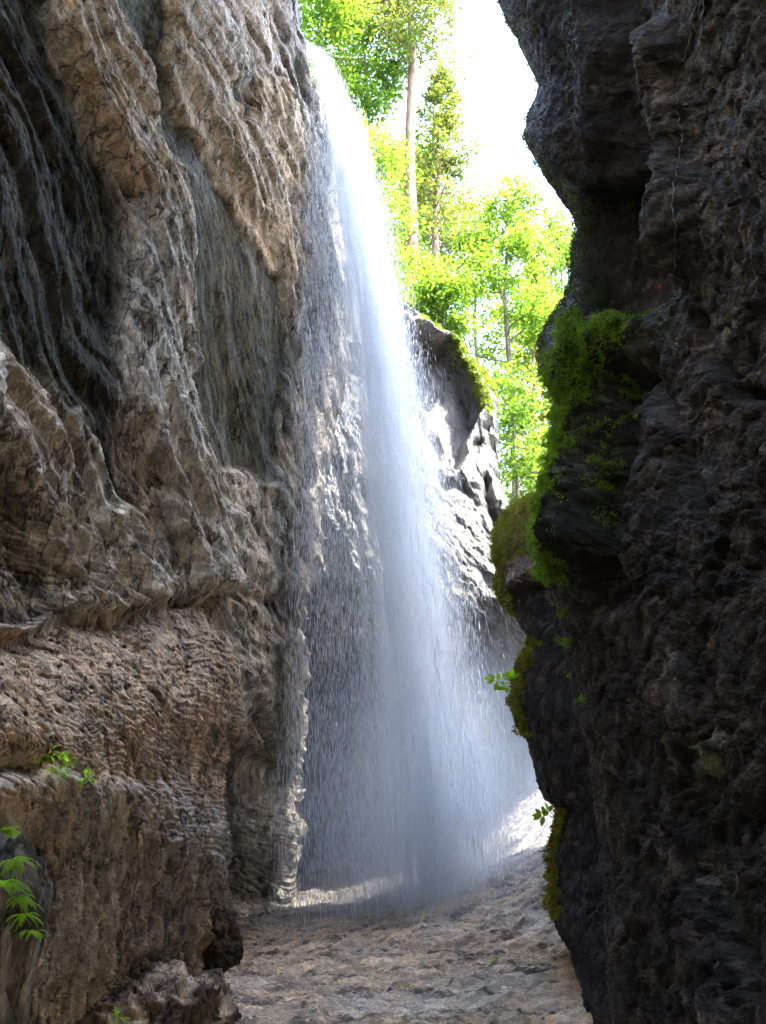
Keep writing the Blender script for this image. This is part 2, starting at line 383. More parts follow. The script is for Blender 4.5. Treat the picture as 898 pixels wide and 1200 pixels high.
    cn = fbm(PX / 60, PY / 110, 5.5, 4); cf = flow_noise(Xn, Yn, Z0 + 11, ANG, 9, 130, 3, 'fbm')
    C = mixc(C, sstep(-.2, .5, cn) * .55, TAN * .85)
    C = mixc(C, sstep(.05, .6, cf) * .35, PALE * .8); C = mixc(C, sstep(.05, .6, -cf) * .5, BROWN * .6)
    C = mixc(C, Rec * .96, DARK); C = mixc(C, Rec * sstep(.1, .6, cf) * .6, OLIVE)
    C = mixc(C, G * .94, OLIVE * .85)
    C = mixc(C, A * .85, TAN * 1.1); C = mixc(C, A * sstep(-.1, .4, fbm(PX / 20, PY / 30, 8, 3)) * sstep(150, 105, X - (Yq - 120) * .4) * .8, ORANGE)
    C = mixc(C, A2 * .8, GREY * 1.2 + .02); C = mixc(C, A2 * sstep(.0, .5, cf) * .6, PALE)
    C = mixc(C, B * .85, TAN * 1.05); C = mixc(C, B2 * .8, BROWN * 1.35); C = mixc(C, B3 * .9, TAN * 1.1)
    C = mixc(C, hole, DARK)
    C = mixc(C, Fl * .75, np.array([.19, .18, .18])); C = mixc(C, Fl * sstep(.1, .5, n_fib * .3) * .3, PALE * .7)
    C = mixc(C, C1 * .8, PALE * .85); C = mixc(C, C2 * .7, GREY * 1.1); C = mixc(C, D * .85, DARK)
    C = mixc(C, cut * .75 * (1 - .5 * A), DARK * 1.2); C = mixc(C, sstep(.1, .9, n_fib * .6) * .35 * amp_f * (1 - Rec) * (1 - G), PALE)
    C = mixc(C, fl * .85, BROWN * 1.4); C = mixc(C, fl * sstep(.45, .9, vid) * .6, TAN * .9); C = mixc(C, fl * sstep(.35, .0, vid) * .5, DARK * 2)
    det = np.clip(n_fine * .55 + n_fib * .25 - .15, -1, 1) * (1 - .45 * smooth_m)
    C = C * np.where(det > 0, 1 + 1.2 * det, 1 + 1.1 * np.maximum(det, -.8))[..., None]
    C = mixc(C, low * .75, GREY * .62); C = mixc(C, low * sstep(.5, 1, vid3) * .4, TAN * .7); C = mixc(C, low * sstep(.3, 0, vid3) * .5, DARK * 1.5)
    wetl = stroke(X, Yq, [(345, 430), (335, 600), (325, 760)], 40)     # wet dark stain next to the spray
    C = mixc(C, wetl * .55 * sstep(-.3, .5, cf + .3), BLUEG * .6)
    C = mixc(C, stroke(X, Yq, [(318, 760), (320, 900), (316, 1050)], 14) * .8, OLIVE * 1.4)
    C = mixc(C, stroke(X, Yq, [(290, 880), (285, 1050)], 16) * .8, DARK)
    C = mixc(C, stroke(X, Yq, [(70, 480), (0, 400)], 30) * .6 * sstep(-.2, .5, cn), OLIVE * 1.1)
    C = mixc(C, stroke(X, Yq, [(375, 315), (385, 350)], 5) * .7, MOSSY)
    C = mixc(C, sstep(.86, .97, S) * .8, np.array([.05, .05, .055]))  # far edge darkened in colour, standing in for shade on a sunlit strip
    # ---- assemble
    G0 = P(PX, PY, Yb)
    N = normals(G0)
    tocam = CAM - G0; N *= np.sign((N * tocam).sum(-1))[..., None]
    N = blur(N, 6); N /= np.linalg.norm(N, axis=-1)[..., None]
    tc = tocam / np.linalg.norm(tocam, axis=-1)[..., None]
    D3 = N * .75 + tc * .25; D3 += np.array([.25, 0, 0]); D3 /= np.linalg.norm(D3, axis=-1)[..., None]
    fade = sstep(-1.05, -.5, S)[..., None]
    GG = G0 + D3 * H[..., None] * fade
    # wrap round the far edge, going back and a little into the rock
    last = GG[:, -1]
    Wr = []; Cw = []
    for t in T:
        off = np.stack([-1.6 * t ** 1.6 * np.ones(len(rows)) + .25 * math.sin(t * 3), 5.0 * t ** 1.2 * np.ones(len(rows)), 0 * rows], -1)
        Wr.append(last + off + .12 * np.sin(t * 3.1) * fbm(rows / 20, t * 5, 3.3, 3)[:, None]); Cw.append(C[:, -1] * .9)
    # wing that carries the wall on behind the viewer
    first = GG[:, 0]; Wf = []; 
    for t in np.linspace(1, 0, 24, endpoint=False):
        z = 1.6 + (first[:, 2] - 1.6) * (1 + 2.2 * t)
        Wf.append(np.stack([first[:, 0] - .6 * t + .4 * fbm(rows / 90, t * 4, 7.3, 3), first[:, 1] - 14 * t, z], -1))
    GA = np.concatenate([np.stack(Wf, 1), GG, np.stack(Wr, 1)], 1)
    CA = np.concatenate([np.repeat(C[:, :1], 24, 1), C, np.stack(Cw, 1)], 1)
    CA = CA * np.array([1.36, 1.31, 1.20]); CA = CA * np.minimum(1, .62 / CA.max(-1, keepdims=True))
    wetm = np.clip(sstep(270, 345, PX) * .25 + sstep(.2, .8, cf) * .5 * sstep(100, 250, PX) + low * .35 + .3 * fl * sstep(0, .6, cn), 0, 1)
    WA = np.concatenate([np.repeat(wetm[:, :1], 24, 1), wetm, np.repeat(wetm[:, -1:], len(T), 1)], 1)
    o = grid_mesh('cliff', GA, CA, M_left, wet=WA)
    tag(o, 'tall fluted tan and grey rock wall with dark hollows, left of the waterfall', 'cliff')
    return o, GG, PX, PY

# ------------------------------------------------------------------ MIDDLE CLIFF (behind the water)
def mid_cliff():
    edge = [(-300, 100), (-60, 250), (30, 325), (62, 356), (84, 368), (108, 386), (130, 398), (160, 406), (220, 424), (262, 444), (285, 447), (305, 450), (330, 466), (345, 482), (362, 500), (376, 520), (392, 542),
            (410, 558), (432, 576), (455, 588), (500, 590), (560, 590), (585, 600), (640, 640), (1000, 690), (1400, 700)]
    ey, ex = np.array(edge, float).T
    rows = spaced([(-300, 40, 12), (40, 1180, 1.3), (1180, 1400, 12)])
    px0 = 250.; s = np.linspace(0, 1, 300)
    S, R = np.meshgrid(s, rows)
    E = np.interp(rows, ey, ex)[:, None] + 4 * fbm(rows[:, None] / 14, .3, 4.1, 4)
    E = np.maximum(E, 120)
    PX = px0 * np.minimum(1, (E - 60) / 250) * (1 - S) + S * E; PY = R
    ctrl = [(250, 0, 16.5), (350, 60, 16.2), (390, 130, 16.5), (430, 260, 16.5), (250, 600, 16), (350, 400, 15.8), (420, 500, 15.7), (480, 400, 16.6), (480, 350, 16.8), (520, 450, 16.9), (560, 540, 16.3),
            (570, 440, 17.0), (585, 500, 16.4), (500, 560, 15.6), (450, 650, 15.2), (560, 650, 15.0), (600, 740, 14.4), (540, 740, 15.0), (640, 760, 14.4), (400, 750, 15.8),
            (360, 760, 16.5), (480, 850, 18.0), (560, 860, 17.6), (400, 900, 18.6), (340, 950, 17.0), (500, 960, 18.4), (620, 920, 16.4), (680, 950, 16.2), (350, 1100, 17.5), (600, 1100, 18), (700, 1400, 18), (100, 1400, 18), (120, -300, 18)]
    Yb = tps(ctrl, PX, PY)
    w1 = fbm(PX / 40, PY / 60, 0.5, 4); w2 = fbm(PX / 40 + 9, PY / 60 + 4, 2.5, 4)
    X = PX + 7 * w1; Yq = PY + 8 * w2; k = Yb / F; H = np.zeros(PX.shape)
    face = poly(X, Yq, [(450, 330), (478, 350), (505, 400), (535, 402), (558, 440), (562, 470), (545, 520), (535, 555), (518, 545), (488, 480), (455, 430), (440, 380)], 5)
    H -= .55 * face
    pillar = poly(X, Yq, [(552, 430), (592, 440), (596, 600), (560, 590), (535, 560), (548, 520), (562, 470)], 4); H += .15 * pillar
    lip = stroke(X, Yq, [(462, 345), (482, 372), (505, 392), (530, 398)], 6); H += .45 * lip
    lip2 = stroke(X, Yq, [(500, 470), (520, 520), (530, 560)], 6); H += .2 * lip2
    for c in [(572, 500), (562, 522), (584, 545), (578, 520)]:
        H -= .28 * np.exp(-(((X - c[0] + .3 * (Yq - c[1])) / 4) ** 2 + ((Yq - c[1]) / 10) ** 2))
    H -= .35 * stroke(X, Yq, [(566, 560), (590, 620), (620, 700)], 5)
    slabs = poly(X, Yq, [(400, 400), (470, 420), (520, 560), (600, 600), (640, 740), (660, 800), (610, 790), (560, 740), (500, 760), (430, 740)], 12)
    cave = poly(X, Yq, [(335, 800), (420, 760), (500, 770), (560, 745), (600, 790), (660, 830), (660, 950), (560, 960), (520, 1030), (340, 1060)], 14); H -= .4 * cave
    top = sstep(330, 260, Yq)
    ANG = 6 + 26 * slabs + 10 * sstep(300, 500, Yq)
    H += k * 8 * flow_noise(X, Yq, Yb * .2, ANG, 34, 90, 3, 'fbm')
    n1 = flow_noise(X, Yq, Yb * .2 + 4, ANG, 14, 60, 3); n2 = flow_noise(X, Yq, Yb * .2 + 9, ANG, 6, 34, 3)
    H += k * (3.2 * n1 + 1.9 * n2) * (1 - .4 * face) * (1 - .5 * slabs) + k * .8 * fbm(PX / 3, PY / 3, .7, 2)
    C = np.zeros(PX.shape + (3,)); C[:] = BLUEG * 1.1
    cn = fbm(PX / 40, PY / 60, 5.5, 4); cf = flow_noise(X, Yq, 11, ANG, 8, 80, 3, 'fbm')
    C = mixc(C, sstep(-.2, .5, cf) * .5, GREY * .8)
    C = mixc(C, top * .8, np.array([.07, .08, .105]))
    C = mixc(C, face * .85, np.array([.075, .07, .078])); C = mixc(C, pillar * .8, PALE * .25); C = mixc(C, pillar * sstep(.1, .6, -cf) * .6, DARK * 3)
    C = mixc(C, lip * .8, PALE * .35); C = mixc(C, slabs * .85, PALE * .11); C = mixc(C, slabs * sstep(.1, .6, -cf) * .6, BLUEG * 1.1)
    for c in [(572, 500), (562, 522), (584, 545), (578, 520)]:
        C = mixc(C, np.exp(-(((X - c[0]) / 5) ** 2 + ((Yq - c[1]) / 9) ** 2)) * .6, DARK * 2.5)
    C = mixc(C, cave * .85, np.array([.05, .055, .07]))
    mossl = stroke(X, Yq, [(505, 370), (540, 395), (565, 425), (585, 450)], 11) + stroke(X, Yq, [(556, 420), (566, 460), (574, 482)], 5)
    C = mixc(C, np.clip(mossl * 1.2 + cn * .4, 0, 1) * (mossl > .15), MOSSY * 1.3)
    G0 = P(PX, PY, Yb); N = normals(G0); tocam = CAM - G0; N *= np.sign((N * tocam).sum(-1))[..., None]
    N = blur(N, 5); tc = tocam / np.linalg.norm(tocam, axis=-1)[..., None]
    D3 = N * .6 + tc * .4; D3 /= np.linalg.norm(D3, axis=-1)[..., None]
    # round the edge off backwards
    rnd = np.clip((30 - (E - PX)) / 30, 0, 1); G0[..., 1] += .9 * (1 - np.sqrt(np.clip(1 - rnd ** 2, 0, 1)))
    GG = G0 + D3 * H[..., None]
    last = GG[:, -1]; Wr = []
    for t in np.linspace(0, 1, 40)[1:]:
        Wr.append(last + np.stack([(.1 - .9 * t) * t * np.ones(len(rows)), 9 * t ** 1.3 * np.ones(len(rows)), 1.2 * t * (rows < 460)], -1) - np.array([.2, -.1, 0]) * (np.sin(min(1, t * 4) * 1.57) * np.abs(fbm(rows / 16, t * 8, 3.3, 3)))[:, None])
    GA = np.concatenate([GG, np.stack(Wr, 1)], 1)
    Cm = np.repeat(C[:, -1:], 39, 1)
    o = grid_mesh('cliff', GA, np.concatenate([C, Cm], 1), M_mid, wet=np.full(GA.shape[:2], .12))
    tag(o, 'wet blue-grey rock wall behind the falling water with a moss-topped rim and pale slab', 'cliff')
    return o, GA, GG, PX, PY

# ------------------------------------------------------------------ RIGHT CLIFFS
def right_wall(name, edge, px1, ctrl, feats, rows, ncol, rough_edge, mat, colf, round_w, round_d, wrap_back, wing=False, seed=0., ang0=8, knob=1.0, eshift=0):
    ey, ex = np.array(edge, float).T
    e0 = np.interp(rows, ey, ex) + eshift
    E = e0[:, None] + rough_edge * fbm(rows[:, None] / 45, .3 + seed, 4.1, 2)
    s = (np.linspace(0, 1, ncol) ** 1.15); S, R = np.meshgrid(s, rows)
    PX = E * (1 - S) + S * px1; PY = R
    Yb = tps(ctrl, PX, PY)
    r = np.clip(1 - (PX - E) / round_w, 0, 1); Yb = Yb + round_d * (1 - np.sqrt(np.clip(1 - r ** 2, 0, 1)))
    w1 = fbm(PX / 45, PY / 60, .5 + seed, 4); w2 = fbm(PX / 45 + 9, PY / 60 + 4, 2.5 + seed, 4)
    X = PX + 10 * w1; Yq = PY + 10 * w2; k = Yb / F
    H, C = feats(PX, PY, X, Yq, k, Yb)
    Gq = P(PX, PY, Yb); wv = np.stack([fbm(Gq[..., 0] * 2 + q, Gq[..., 1] * 2, Gq[..., 2] * 2, 3) for q in (1., 5., 9.)], -1) * .12
    Gq = Gq + wv; gx, gy, gz = Gq[..., 0], Gq[..., 1], Gq[..., 2]
    v1, v2, vid = voro(gx * 4.5, gy * 4.5, gz * 4.0, 3); v3, v4, vid2 = voro(gx * 12, gy * 12, gz * 11, 9)
    ANG = ang0 + 20 * fbm(PX / 200, PY / 200, seed, 2)
    H = H + .0058 * knob * (5 * (.5 - v1) + 8 * np.clip((v2 - v1) * 2, 0, .5) - 2 + 5.5 * (.5 - v3) + 10 * fbm(gx * 1.6, gy * 1.6, gz * 1.3, 4) + 4.0 * ridged(gx * 3.2, gy * 3.2, gz * 1.6, 5) - 3 )
    Hfine = .0058 * (.4 + .6 * knob) * (2.0 * fbm(gx * 40, gy * 40, gz * 40, 3) + 3.0 * (.5 - voro(gx * 26, gy * 26, gz * 24, 4)[0]) + 2.0 * ridged(gx * 9, gy * 9, gz * 7, 3))
    C = C * (.5 + .6 * vid[..., None] + .5 * vid2[..., None]) * np.array([1.03, 1.0, .95]) * .72 * (1 + 1.5 * (vid2[..., None] > .8))
    H = H * (.12 + .88 * sstep(0, 42, PX - E)) + Hfine
    G0 = P(PX, PY, Yb); N = normals(G0); tocam = CAM - G0; N *= np.sign((N * tocam).sum(-1))[..., None]
    N = blur(N, 6); tc = tocam / np.linalg.norm(tocam, axis=-1)[..., None]
    D3 = N * .7 + tc * .3 + np.array([-.2, 0, 0]); D3 /= np.linalg.norm(D3, axis=-1)[..., None]
    GG = G0 + D3 * H[..., None]
    first = GG[:, 0]; Wr = []; nw = 44
    for t in np.linspace(1, 0, nw, endpoint=False):
        Wr.append(first + np.stack([(wrap_back[0] * t ** 1.7 + .15 * t) * np.ones(len(rows)), wrap_back[1] * t ** 1.1 * np.ones(len(rows)), 0 * rows], -1)
                  + np.array([.30, .1, .05]) * (math.sin(min(1, t * 5) * 1.57) * (.3 + np.abs(fbm(rows / 30, t * 4, 3.3 + seed, 3))))[:, None])
    parts = [np.stack(Wr, 1), GG]; cols = [np.repeat(C[:, :1], nw, 1), C]
    if wing:
        lastc = GG[:, -1]; Wf = []
        for t in np.linspace(0, 1, 40)[1:]:
            z = 1.6 + (lastc[:, 2] - 1.6) * (1 + 2.4 * min(1, 2 * t))
            a = min(1, max(0, (t - .45) / .55))
            Wf.append(np.stack([lastc[:, 0] + .8 * math.sin(t * 3) - 5.5 * a * a + .3 * fbm(rows / 90, t * 4, 7.3, 3), lastc[:, 1] - 13 * t ** .8, z], -1))
        parts.append(np.stack(Wf, 1)); cols.append(np.repeat(C[:, -1:], 39, 1))
    GA = np.concatenate(parts, 1); CA = np.concatenate(cols, 1)
    if wing:      # wall top bent into an unseen roof over the viewer, to block sky light
        lim = np.maximum(1.6 + 1.55 * GA[..., 1], 6.0)
        ov = np.maximum(0, GA[..., 2] - lim) * sstep(8.5, 4.5, GA[..., 1])
        GA[..., 0] -= np.minimum(.75 * ov, 6.5)
    o = grid_mesh(name, GA, CA, mat)
    return o, GA, GG, PX, PY, C, nw

def right_main():
    edge = [(-800, 430), (-300, 520), (-60, 568), (0, 584), (22, 592), (40, 604), (60, 612), (85, 622), (98, 632), (112, 628), (135, 618), (155, 614), (175, 620), (192, 632), (206, 642), (214, 655), (222, 670), (240, 674), (275, 672),
            (310, 668), (345, 664), (365, 650), (385, 638), (410, 632), (440, 634), (456, 648), (470, 656), (500, 652), (540, 645), (575, 640), (600, 630), (640, 628), (665, 634), (690, 646), (730, 656), (800, 668),
            (900, 690), (1000, 700), (1200, 716), (1400, 740)]
    rows = spaced([(-800, -20, 9), (-20, 1220, 1.3), (1220, 1400, 10)])
    ctrl = [(1150, -800, 2.2), (1150, 0, 2.3), (1150, 600, 2.3), (1150, 1400, 2.1), (898, 0, 3.6), (898, 400, 3.7), (898, 800, 3.5), (898, 1200, 3.3), (800, 0, 4.4), (800, 250, 4.7), (800, 500, 4.8), (800, 800, 4.4), (800, 1200, 4.3),
            (720, 0, 6.4), (700, 150, 7.2), (760, 200, 6.4), (640, 100, 7.9), (640, 200, 7.6), (590, 0, 8.2), (500, -400, 8.6), (700, -400, 6.4), (450, -800, 8.6), (900, -800, 3.8),
            (720, 320, 7.5), (680, 320, 7.8), (640, 420, 7.0), (690, 420, 6.8), (740, 420, 5.9), (700, 520, 6.2), (655, 560, 6.4), (640, 640, 6.1), (700, 650, 5.6), (680, 750, 6.2), (720, 900, 5.6), (700, 1000, 5.9), (720, 1200, 5.4), (740, 1400, 5)]
    def feats(PX, PY, X, Y, k, Yb):
        H = np.zeros(PX.shape)
        H += .30 * stroke(X, Y, [(690, -20), (705, 90), (700, 160)], 22)
        H -= .25 * stroke(X, Y, [(735, -20), (750, 120), (760, 220)], 22)
        H -= .70 * poly(X, Y, [(690, 225), (760, 200), (792, 270), (785, 330), (745, 370), (700, 372), (676, 330), (680, 260)], 10)
        H += .30 * stroke(X, Y, [(775, 40), (800, 120), (806, 240), (800, 300)], 16)
        H += .28 * stroke(X, Y, [(690, 380), (670, 470), (660, 560), (648, 630)], 24)   # moss-carrying rib
        H += .22 * stroke(X, Y, [(745, 370), (700, 420)], 16)
        H -= .40 * stroke(X, Y, [(735, 440), (715, 520), (706, 600), (700, 700)], 18)
        H -= .25 * stroke(X, Y, [(760, 420), (790, 520), (820, 600)], 10)
        H += .07 * stroke(X, Y, [(712, 900), (722, 980), (735, 1050), (745, 1080)], 9)
        H -= .22 * stroke(X, Y, [(690, 880), (705, 1000), (722, 1080)], 12)
        H -= .25 * stroke(X, Y, [(800, 900), (830, 1030), (870, 1150)], 22)
        H += .07 * stroke(X, Y, [(836, 880), (848, 1000), (880, 1100)], 7)
        H -= .2 * stroke(X, Y, [(820, 380), (850, 460), (898, 470)], 7)
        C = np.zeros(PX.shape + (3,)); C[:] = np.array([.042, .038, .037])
        cn = fbm(PX / 50, PY / 50, 2.2, 5)
        faceR = sstep(760, 830, X + .08 * (400 - Y) * (Y < 500)) * sstep(620, 480, Y)
        C = mixc(C, faceR * .75, np.array([.075, .068, .060])); C = mixc(C, faceR * sstep(.1, .5, cn) * .5, np.array([.14, .125, .11]))
        lowR = poly(X, Y, [(720, 760), (800, 700), (920, 680), (920, 900), (850, 900), (760, 880)], 30)
        C = mixc(C, lowR * .7, np.array([.065, .054, .046])); C = mixc(C, lowR * sstep(.2, .5, cn) * .6, np.array([.17, .13, .11]))
        C = mixc(C, sstep(.25, .6, cn) * .45, np.array([.10, .088, .074])); C = mixc(C, sstep(.2, .6, -cn) * .6, np.array([.008, .0075, .008]))
        C = C * (1 - .55 * sstep(800, 730, X) * sstep(330, 230, Y))[..., None]  # upper overhang darkened in colour, painted shade
        C = mixc(C, stroke(X, Y, [(712, 900), (722, 980), (735, 1050)], 8) * .7, np.array([.11, .11, .08]))
        C = mixc(C, stroke(X, Y, [(836, 880), (848, 1000), (880, 1100)], 7) * .6, MOSSY * .7)
        C = mixc(C, stroke(X, Y, [(758, 370), (700, 430), (670, 520), (650, 640)], 34) * .7, np.array([.04, .055, .02]))
        return H, C
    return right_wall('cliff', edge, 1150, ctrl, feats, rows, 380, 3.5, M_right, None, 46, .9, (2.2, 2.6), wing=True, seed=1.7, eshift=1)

def right_low():
    edge = [(560, 668), (575, 640), (583, 615), (592, 600), (604, 590), (616, 580), (626, 574), (640, 577), (665, 580), (690, 583), (700, 588), (720, 598), (742, 611), (752, 622), (770, 612), (800, 606), (830, 603), (850, 608), (872, 614), (895, 622),
            (920, 630), (936, 634), (944, 642), (948, 652), (970, 648), (1000, 644), (1060, 643), (1085, 652), (1110, 664), (1150, 678), (1200, 688), (1400, 730)]
    rows = spaced([(560, 1220, 1.3), (1220, 1400, 10)])
    ctrl = [(680, 560, 9.2), (600, 600, 9.6), (640, 610, 8.6), (640, 690, 8.0), (580, 640, 9.0), (590, 700, 8.6), (640, 760, 7.8), (620, 860, 7.9), (640, 940, 7.7), (650, 1000, 7.6), (680, 1100, 7.0), (700, 1200, 6.2), (780, 700, 6.8),
            (780, 900, 6.2), (780, 1200, 5.6), (760, 560, 8.4), (780, 1400, 5.2)]
    def feats(PX, PY, X, Y, k, Yb):
        H = np.zeros(PX.shape)
        topm = poly(X, Y, [(560, 640), (600, 575), (680, 530), (680, 640), (640, 680), (585, 690)], 5)
        dl, sd = polyline_d(X, Y, [(560, 700), (590, 690), (640, 668), (700, 655)])
        H += np.where(sd < 0, .10 * np.exp(-dl / 30), -.16 * np.exp(-dl / 60))
        
        C = np.zeros(PX.shape + (3,)); C[:] = np.array([.035, .032, .034])
        cn = fbm(PX / 30, PY / 30, 7.2, 5)
        C = mixc(C, sstep(.1, .6, cn) * .5, np.array([.035, .03, .028]))
        C = mixc(C, topm * .9, np.array([.10, .085, .03])); C = mixc(C, poly(X, Y, [(580, 665), (620, 645), (650, 640), (650, 670), (590, 692)], 6) * .9, np.array([.34, .29, .27]))
        C = mixc(C, stroke(X, Y, [(575, 640), (580, 690)], 5) * .8, MOSSY)
        return H, C
    return right_wall('cliff', edge, 790, ctrl, feats, rows, 190, 4, M_right, None, 26, .7, (1.6, 2.2), seed=5.2, knob=.6, eshift=3)

L_o, L_G, L_PX, L_PY = left_cliff()
M_o, M_GA, M_G, M_PX, M_PY = mid_cliff()
R_o, R_GA, R_G, R_PX, R_PY, R_C, R_nw = right_main()
tag(R_o, 'dark near-black overhanging rock wall with hanging green moss, filling the right side', 'cliff')
R2_o, R2_GA, R2_G, R2_PX, R2_PY, R2_C, R2_nw = right_low()
tag(R2_o, 'dark lower rock buttress capped by a golden mossy ledge, beside the waterfall foot', 'cliff')

def pick(G, px, py, rad=3.0):
    """nearest-to-viewer vertex of a wall around photo direction (px,py), with its grid index"""
    qx, qy, d = proj(G)
    m = (np.abs(qx - px) < rad) & (np.abs(qy - py) < rad)
    if not m.any():
        if rad < 40: return pick(G, px, py, rad * 1.7)
        j = np.argmin((qx - px) ** 2 + (qy - py) ** 2)
    else:
        j = np.argmin(np.where(m, d, 1e9))
    return G.reshape(-1, 3)[j], np.unravel_index(j, d.shape)

# ------------------------------------------------------------------ FLOOR
def floor_z(x, y):
    g = sstep(5.0, 14.0, y)
    return g * (.08 + .080 * np.maximum(0, x + 1.6) ** 2) + .02 * np.maximum(0, -x - 1.5) + .25 * sstep(14, 20, y)
def build_floor():
    xs = np.concatenate([np.linspace(-14, -2.6, 30), np.arange(-2.6, 4.2, .013), np.linspace(4.22, 14, 26)])
    ys = np.concatenate([np.linspace(-14, 4.8, 60), 4.8 * (20 / 4.8) ** np.linspace(0, 1, 850)[1:], np.linspace(20.2, 26, 10)])
    X, Y = np.meshgrid(xs, ys)
    Z = floor_z(X, Y)
    w = fbm(X * .8, Y * .5, 1.2, 3)
    Xw, Yw = X + .3 * w, Y + .4 * w
    Z = Z + .05 * fbm(X * .7, Y * .4, .4, 3) + .050 * ridged(Xw * 1.2 + Yw * .5, Yw * 2.6 - Xw * .9, .5, 5) * .7 + .010 * fbm(X * 14, Y * 16, 3, 3) + .03 * ridged(Xw * .9 + Yw * .3, Yw * 6 - Xw * 1.4, 7.5, 4) + .02 * ridged(Xw * 5 + Yw * 2, Yw * 9 - Xw * 4, 2.5, 3)
    v, v2, vid = voro(Xw * 4 + Yw, Yw * 5 - Xw, 0 * X + .5); Z += .018 * (.5 - v)
    C = np.zeros(X.shape + (3,)); C[:] = np.array([.47, .36, .24])
    cn = fbm(X * 1.2, Y * .6, 5, 4)
    C = mixc(C, sstep(0, .6, cn) * .5, PALE); C = mixc(C, sstep(0, .6, -cn) * .5, BROWN)
    C = mixc(C, sstep(.35, 0, vid) * .35, BROWN * .7)
    dash = sstep(.55, .9, 1 - 2.2 * np.abs(fbm(Xw * 2.2 + Yw * 1.0, Yw * 7 - Xw * 3.2, 4.5, 3))) * sstep(-.1, .3, fbm(X * 2, Y * 2, 9, 2)); Z = Z - .02 * dash
    C = mixc(C, dash * .7, DARK * 2.2); C = C * (1 + .30 * fbm(X * 9, Y * 12, 2.2, 3) + .40 * (ridged(Xw * 3 + Yw, Yw * 14 - Xw * 4, 8.5, 3) - .5))[..., None]
    C = np.maximum(C * 1.5, .01); C = C * np.minimum(1, .6 / C.max(-1, keepdims=True))
    wet = np.exp(-((X - .4) / 2.4) ** 4 - ((Y - 13.5) / 2.4) ** 4); C = mixc(C, wet * .8, np.array([.12, .10, .085]))  # wet rock round the fall foot, painted darker to mute sunlight there
    C = mixc(C, sstep(1.5, .5, X) * sstep(11.2, 12.2, Y) * .9, np.array([.035, .032, .03]))  # painted shade: colour darkened to hide a sunlit strip behind the fall
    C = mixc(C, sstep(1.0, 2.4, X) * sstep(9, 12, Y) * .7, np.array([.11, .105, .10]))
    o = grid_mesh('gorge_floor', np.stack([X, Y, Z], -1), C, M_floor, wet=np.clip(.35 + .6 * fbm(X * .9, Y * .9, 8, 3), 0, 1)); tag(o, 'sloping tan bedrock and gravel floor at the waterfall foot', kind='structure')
build_floor()

# ------------------------------------------------------------------ BOULDERS
def boulder(name, c, r, seed, mat, col1, col2, label, cat='boulder', flat=.7, squash=(1, 1, 1), group=None, n=90, rough=1.0):
    th = np.linspace(0, math.pi, n); ph = np.linspace(0, 2 * math.pi, 2 * n)
    PH, TH = np.meshgrid(ph[:-1], th)
    d = np.stack([np.sin(TH) * np.cos(PH), np.sin(TH) * np.sin(PH), np.cos(TH)], -1)
    # blocky super-ellipsoid with noise
    p = 3.2; rr = (np.abs(d) ** p).sum(-1) ** (-1 / p)
    q = d * rr[..., None]
    v, v2, vid = voro(q[..., 0] * 2.2 + seed, q[..., 1] * 2.2, q[..., 2] * 2.2, 5)
    h = 1 + rough * (.22 * fbm(q[..., 0] * 1.3 + seed, q[..., 1] * 1.3, q[..., 2] * 1.3, 4) - .22 * v + .05 * ridged(q[..., 0] * 5 + seed, q[..., 1] * 5, q[..., 2] * 9, 3) + .015 * fbm(q[..., 0] * 22, q[..., 1] * 22, q[..., 2] * 22, 2))
    V = q * h[..., None] * np.array(r) + np.array([0, 0, 0])
    V[0] = V[0].mean(0); V[-1] = V[-1].mean(0)
    hh, ww = TH.shape; i = np.arange(hh * ww).reshape(hh, ww); j = np.roll(i, -1, 1)
    Q = np.stack([i[:-1], i[1:], j[1:], j[:-1]], -1).reshape(-1, 4)
    me = mesh_np(name, V.reshape(-1, 3), Q)
    f = sstep(-.3, .4, fbm(q[..., 0] * 3, q[..., 1] * 3, q[..., 2] * 3 + seed, 3))[..., None]
    set_col(me, (np.array(col1) * (1 - f) + np.array(col2) * f).reshape(-1, 3))
    o = link(name, me, mat); o.location = c; tag(o, label, cat, group)
    return o

def on_floor(px, py, Yg=None):
    """point on the floor in a photo direction"""
    for Y in np.arange(4, 20, .05):
        p = P(px, py, Y)
        if p[2] <= floor_z(p[0], p[1]) + .02: return p
    return P(px, py, 15)

boulder('boulder', P(172, 1205, 6.4) + np.array([0, 0, -.27]), (.58, .8, .62), 3.1, M_left, TAN * .85, BROWN * .6, 'blocky cracked brown boulder at the foot of the left wall', squash=(1, 1, 1), n=150, rough=.8)
boulder('boulder', P(245, 1098, 9.0) + np.array([0, 0, -.15]), (.32, .45, .36), 8.3, M_left, BROWN * .55, DARK * 2, 'small dark wet boulder wedged in the cleft below the left wall', n=90, rough=.8)
fr = boulder('boulder', P(-34, 1130, 3.3) + np.array([-.09, 0, -.26]), (.26, .5, .70), 5.5, M_left, GREY * .5, DARK * 2.5, 'grey upright rock in the bottom left corner carrying bright green ferns', n=170, rough=.7)
k = 0
for (px, py, s, lab) in [(222, 1165, .09, 'small tan stone between the brown boulder and the gorge floor'), (262, 1120, .10, 'dark fist-sized stone lying below the shadowed cleft')]:
    p = on_floor(px, py); boulder('stone', p + np.array([0, 0, s * .3]), (s * 1.3, s, s * .8), px * .1, M_left, TAN * .7, BROWN * .6, lab, 'stone', n=30)

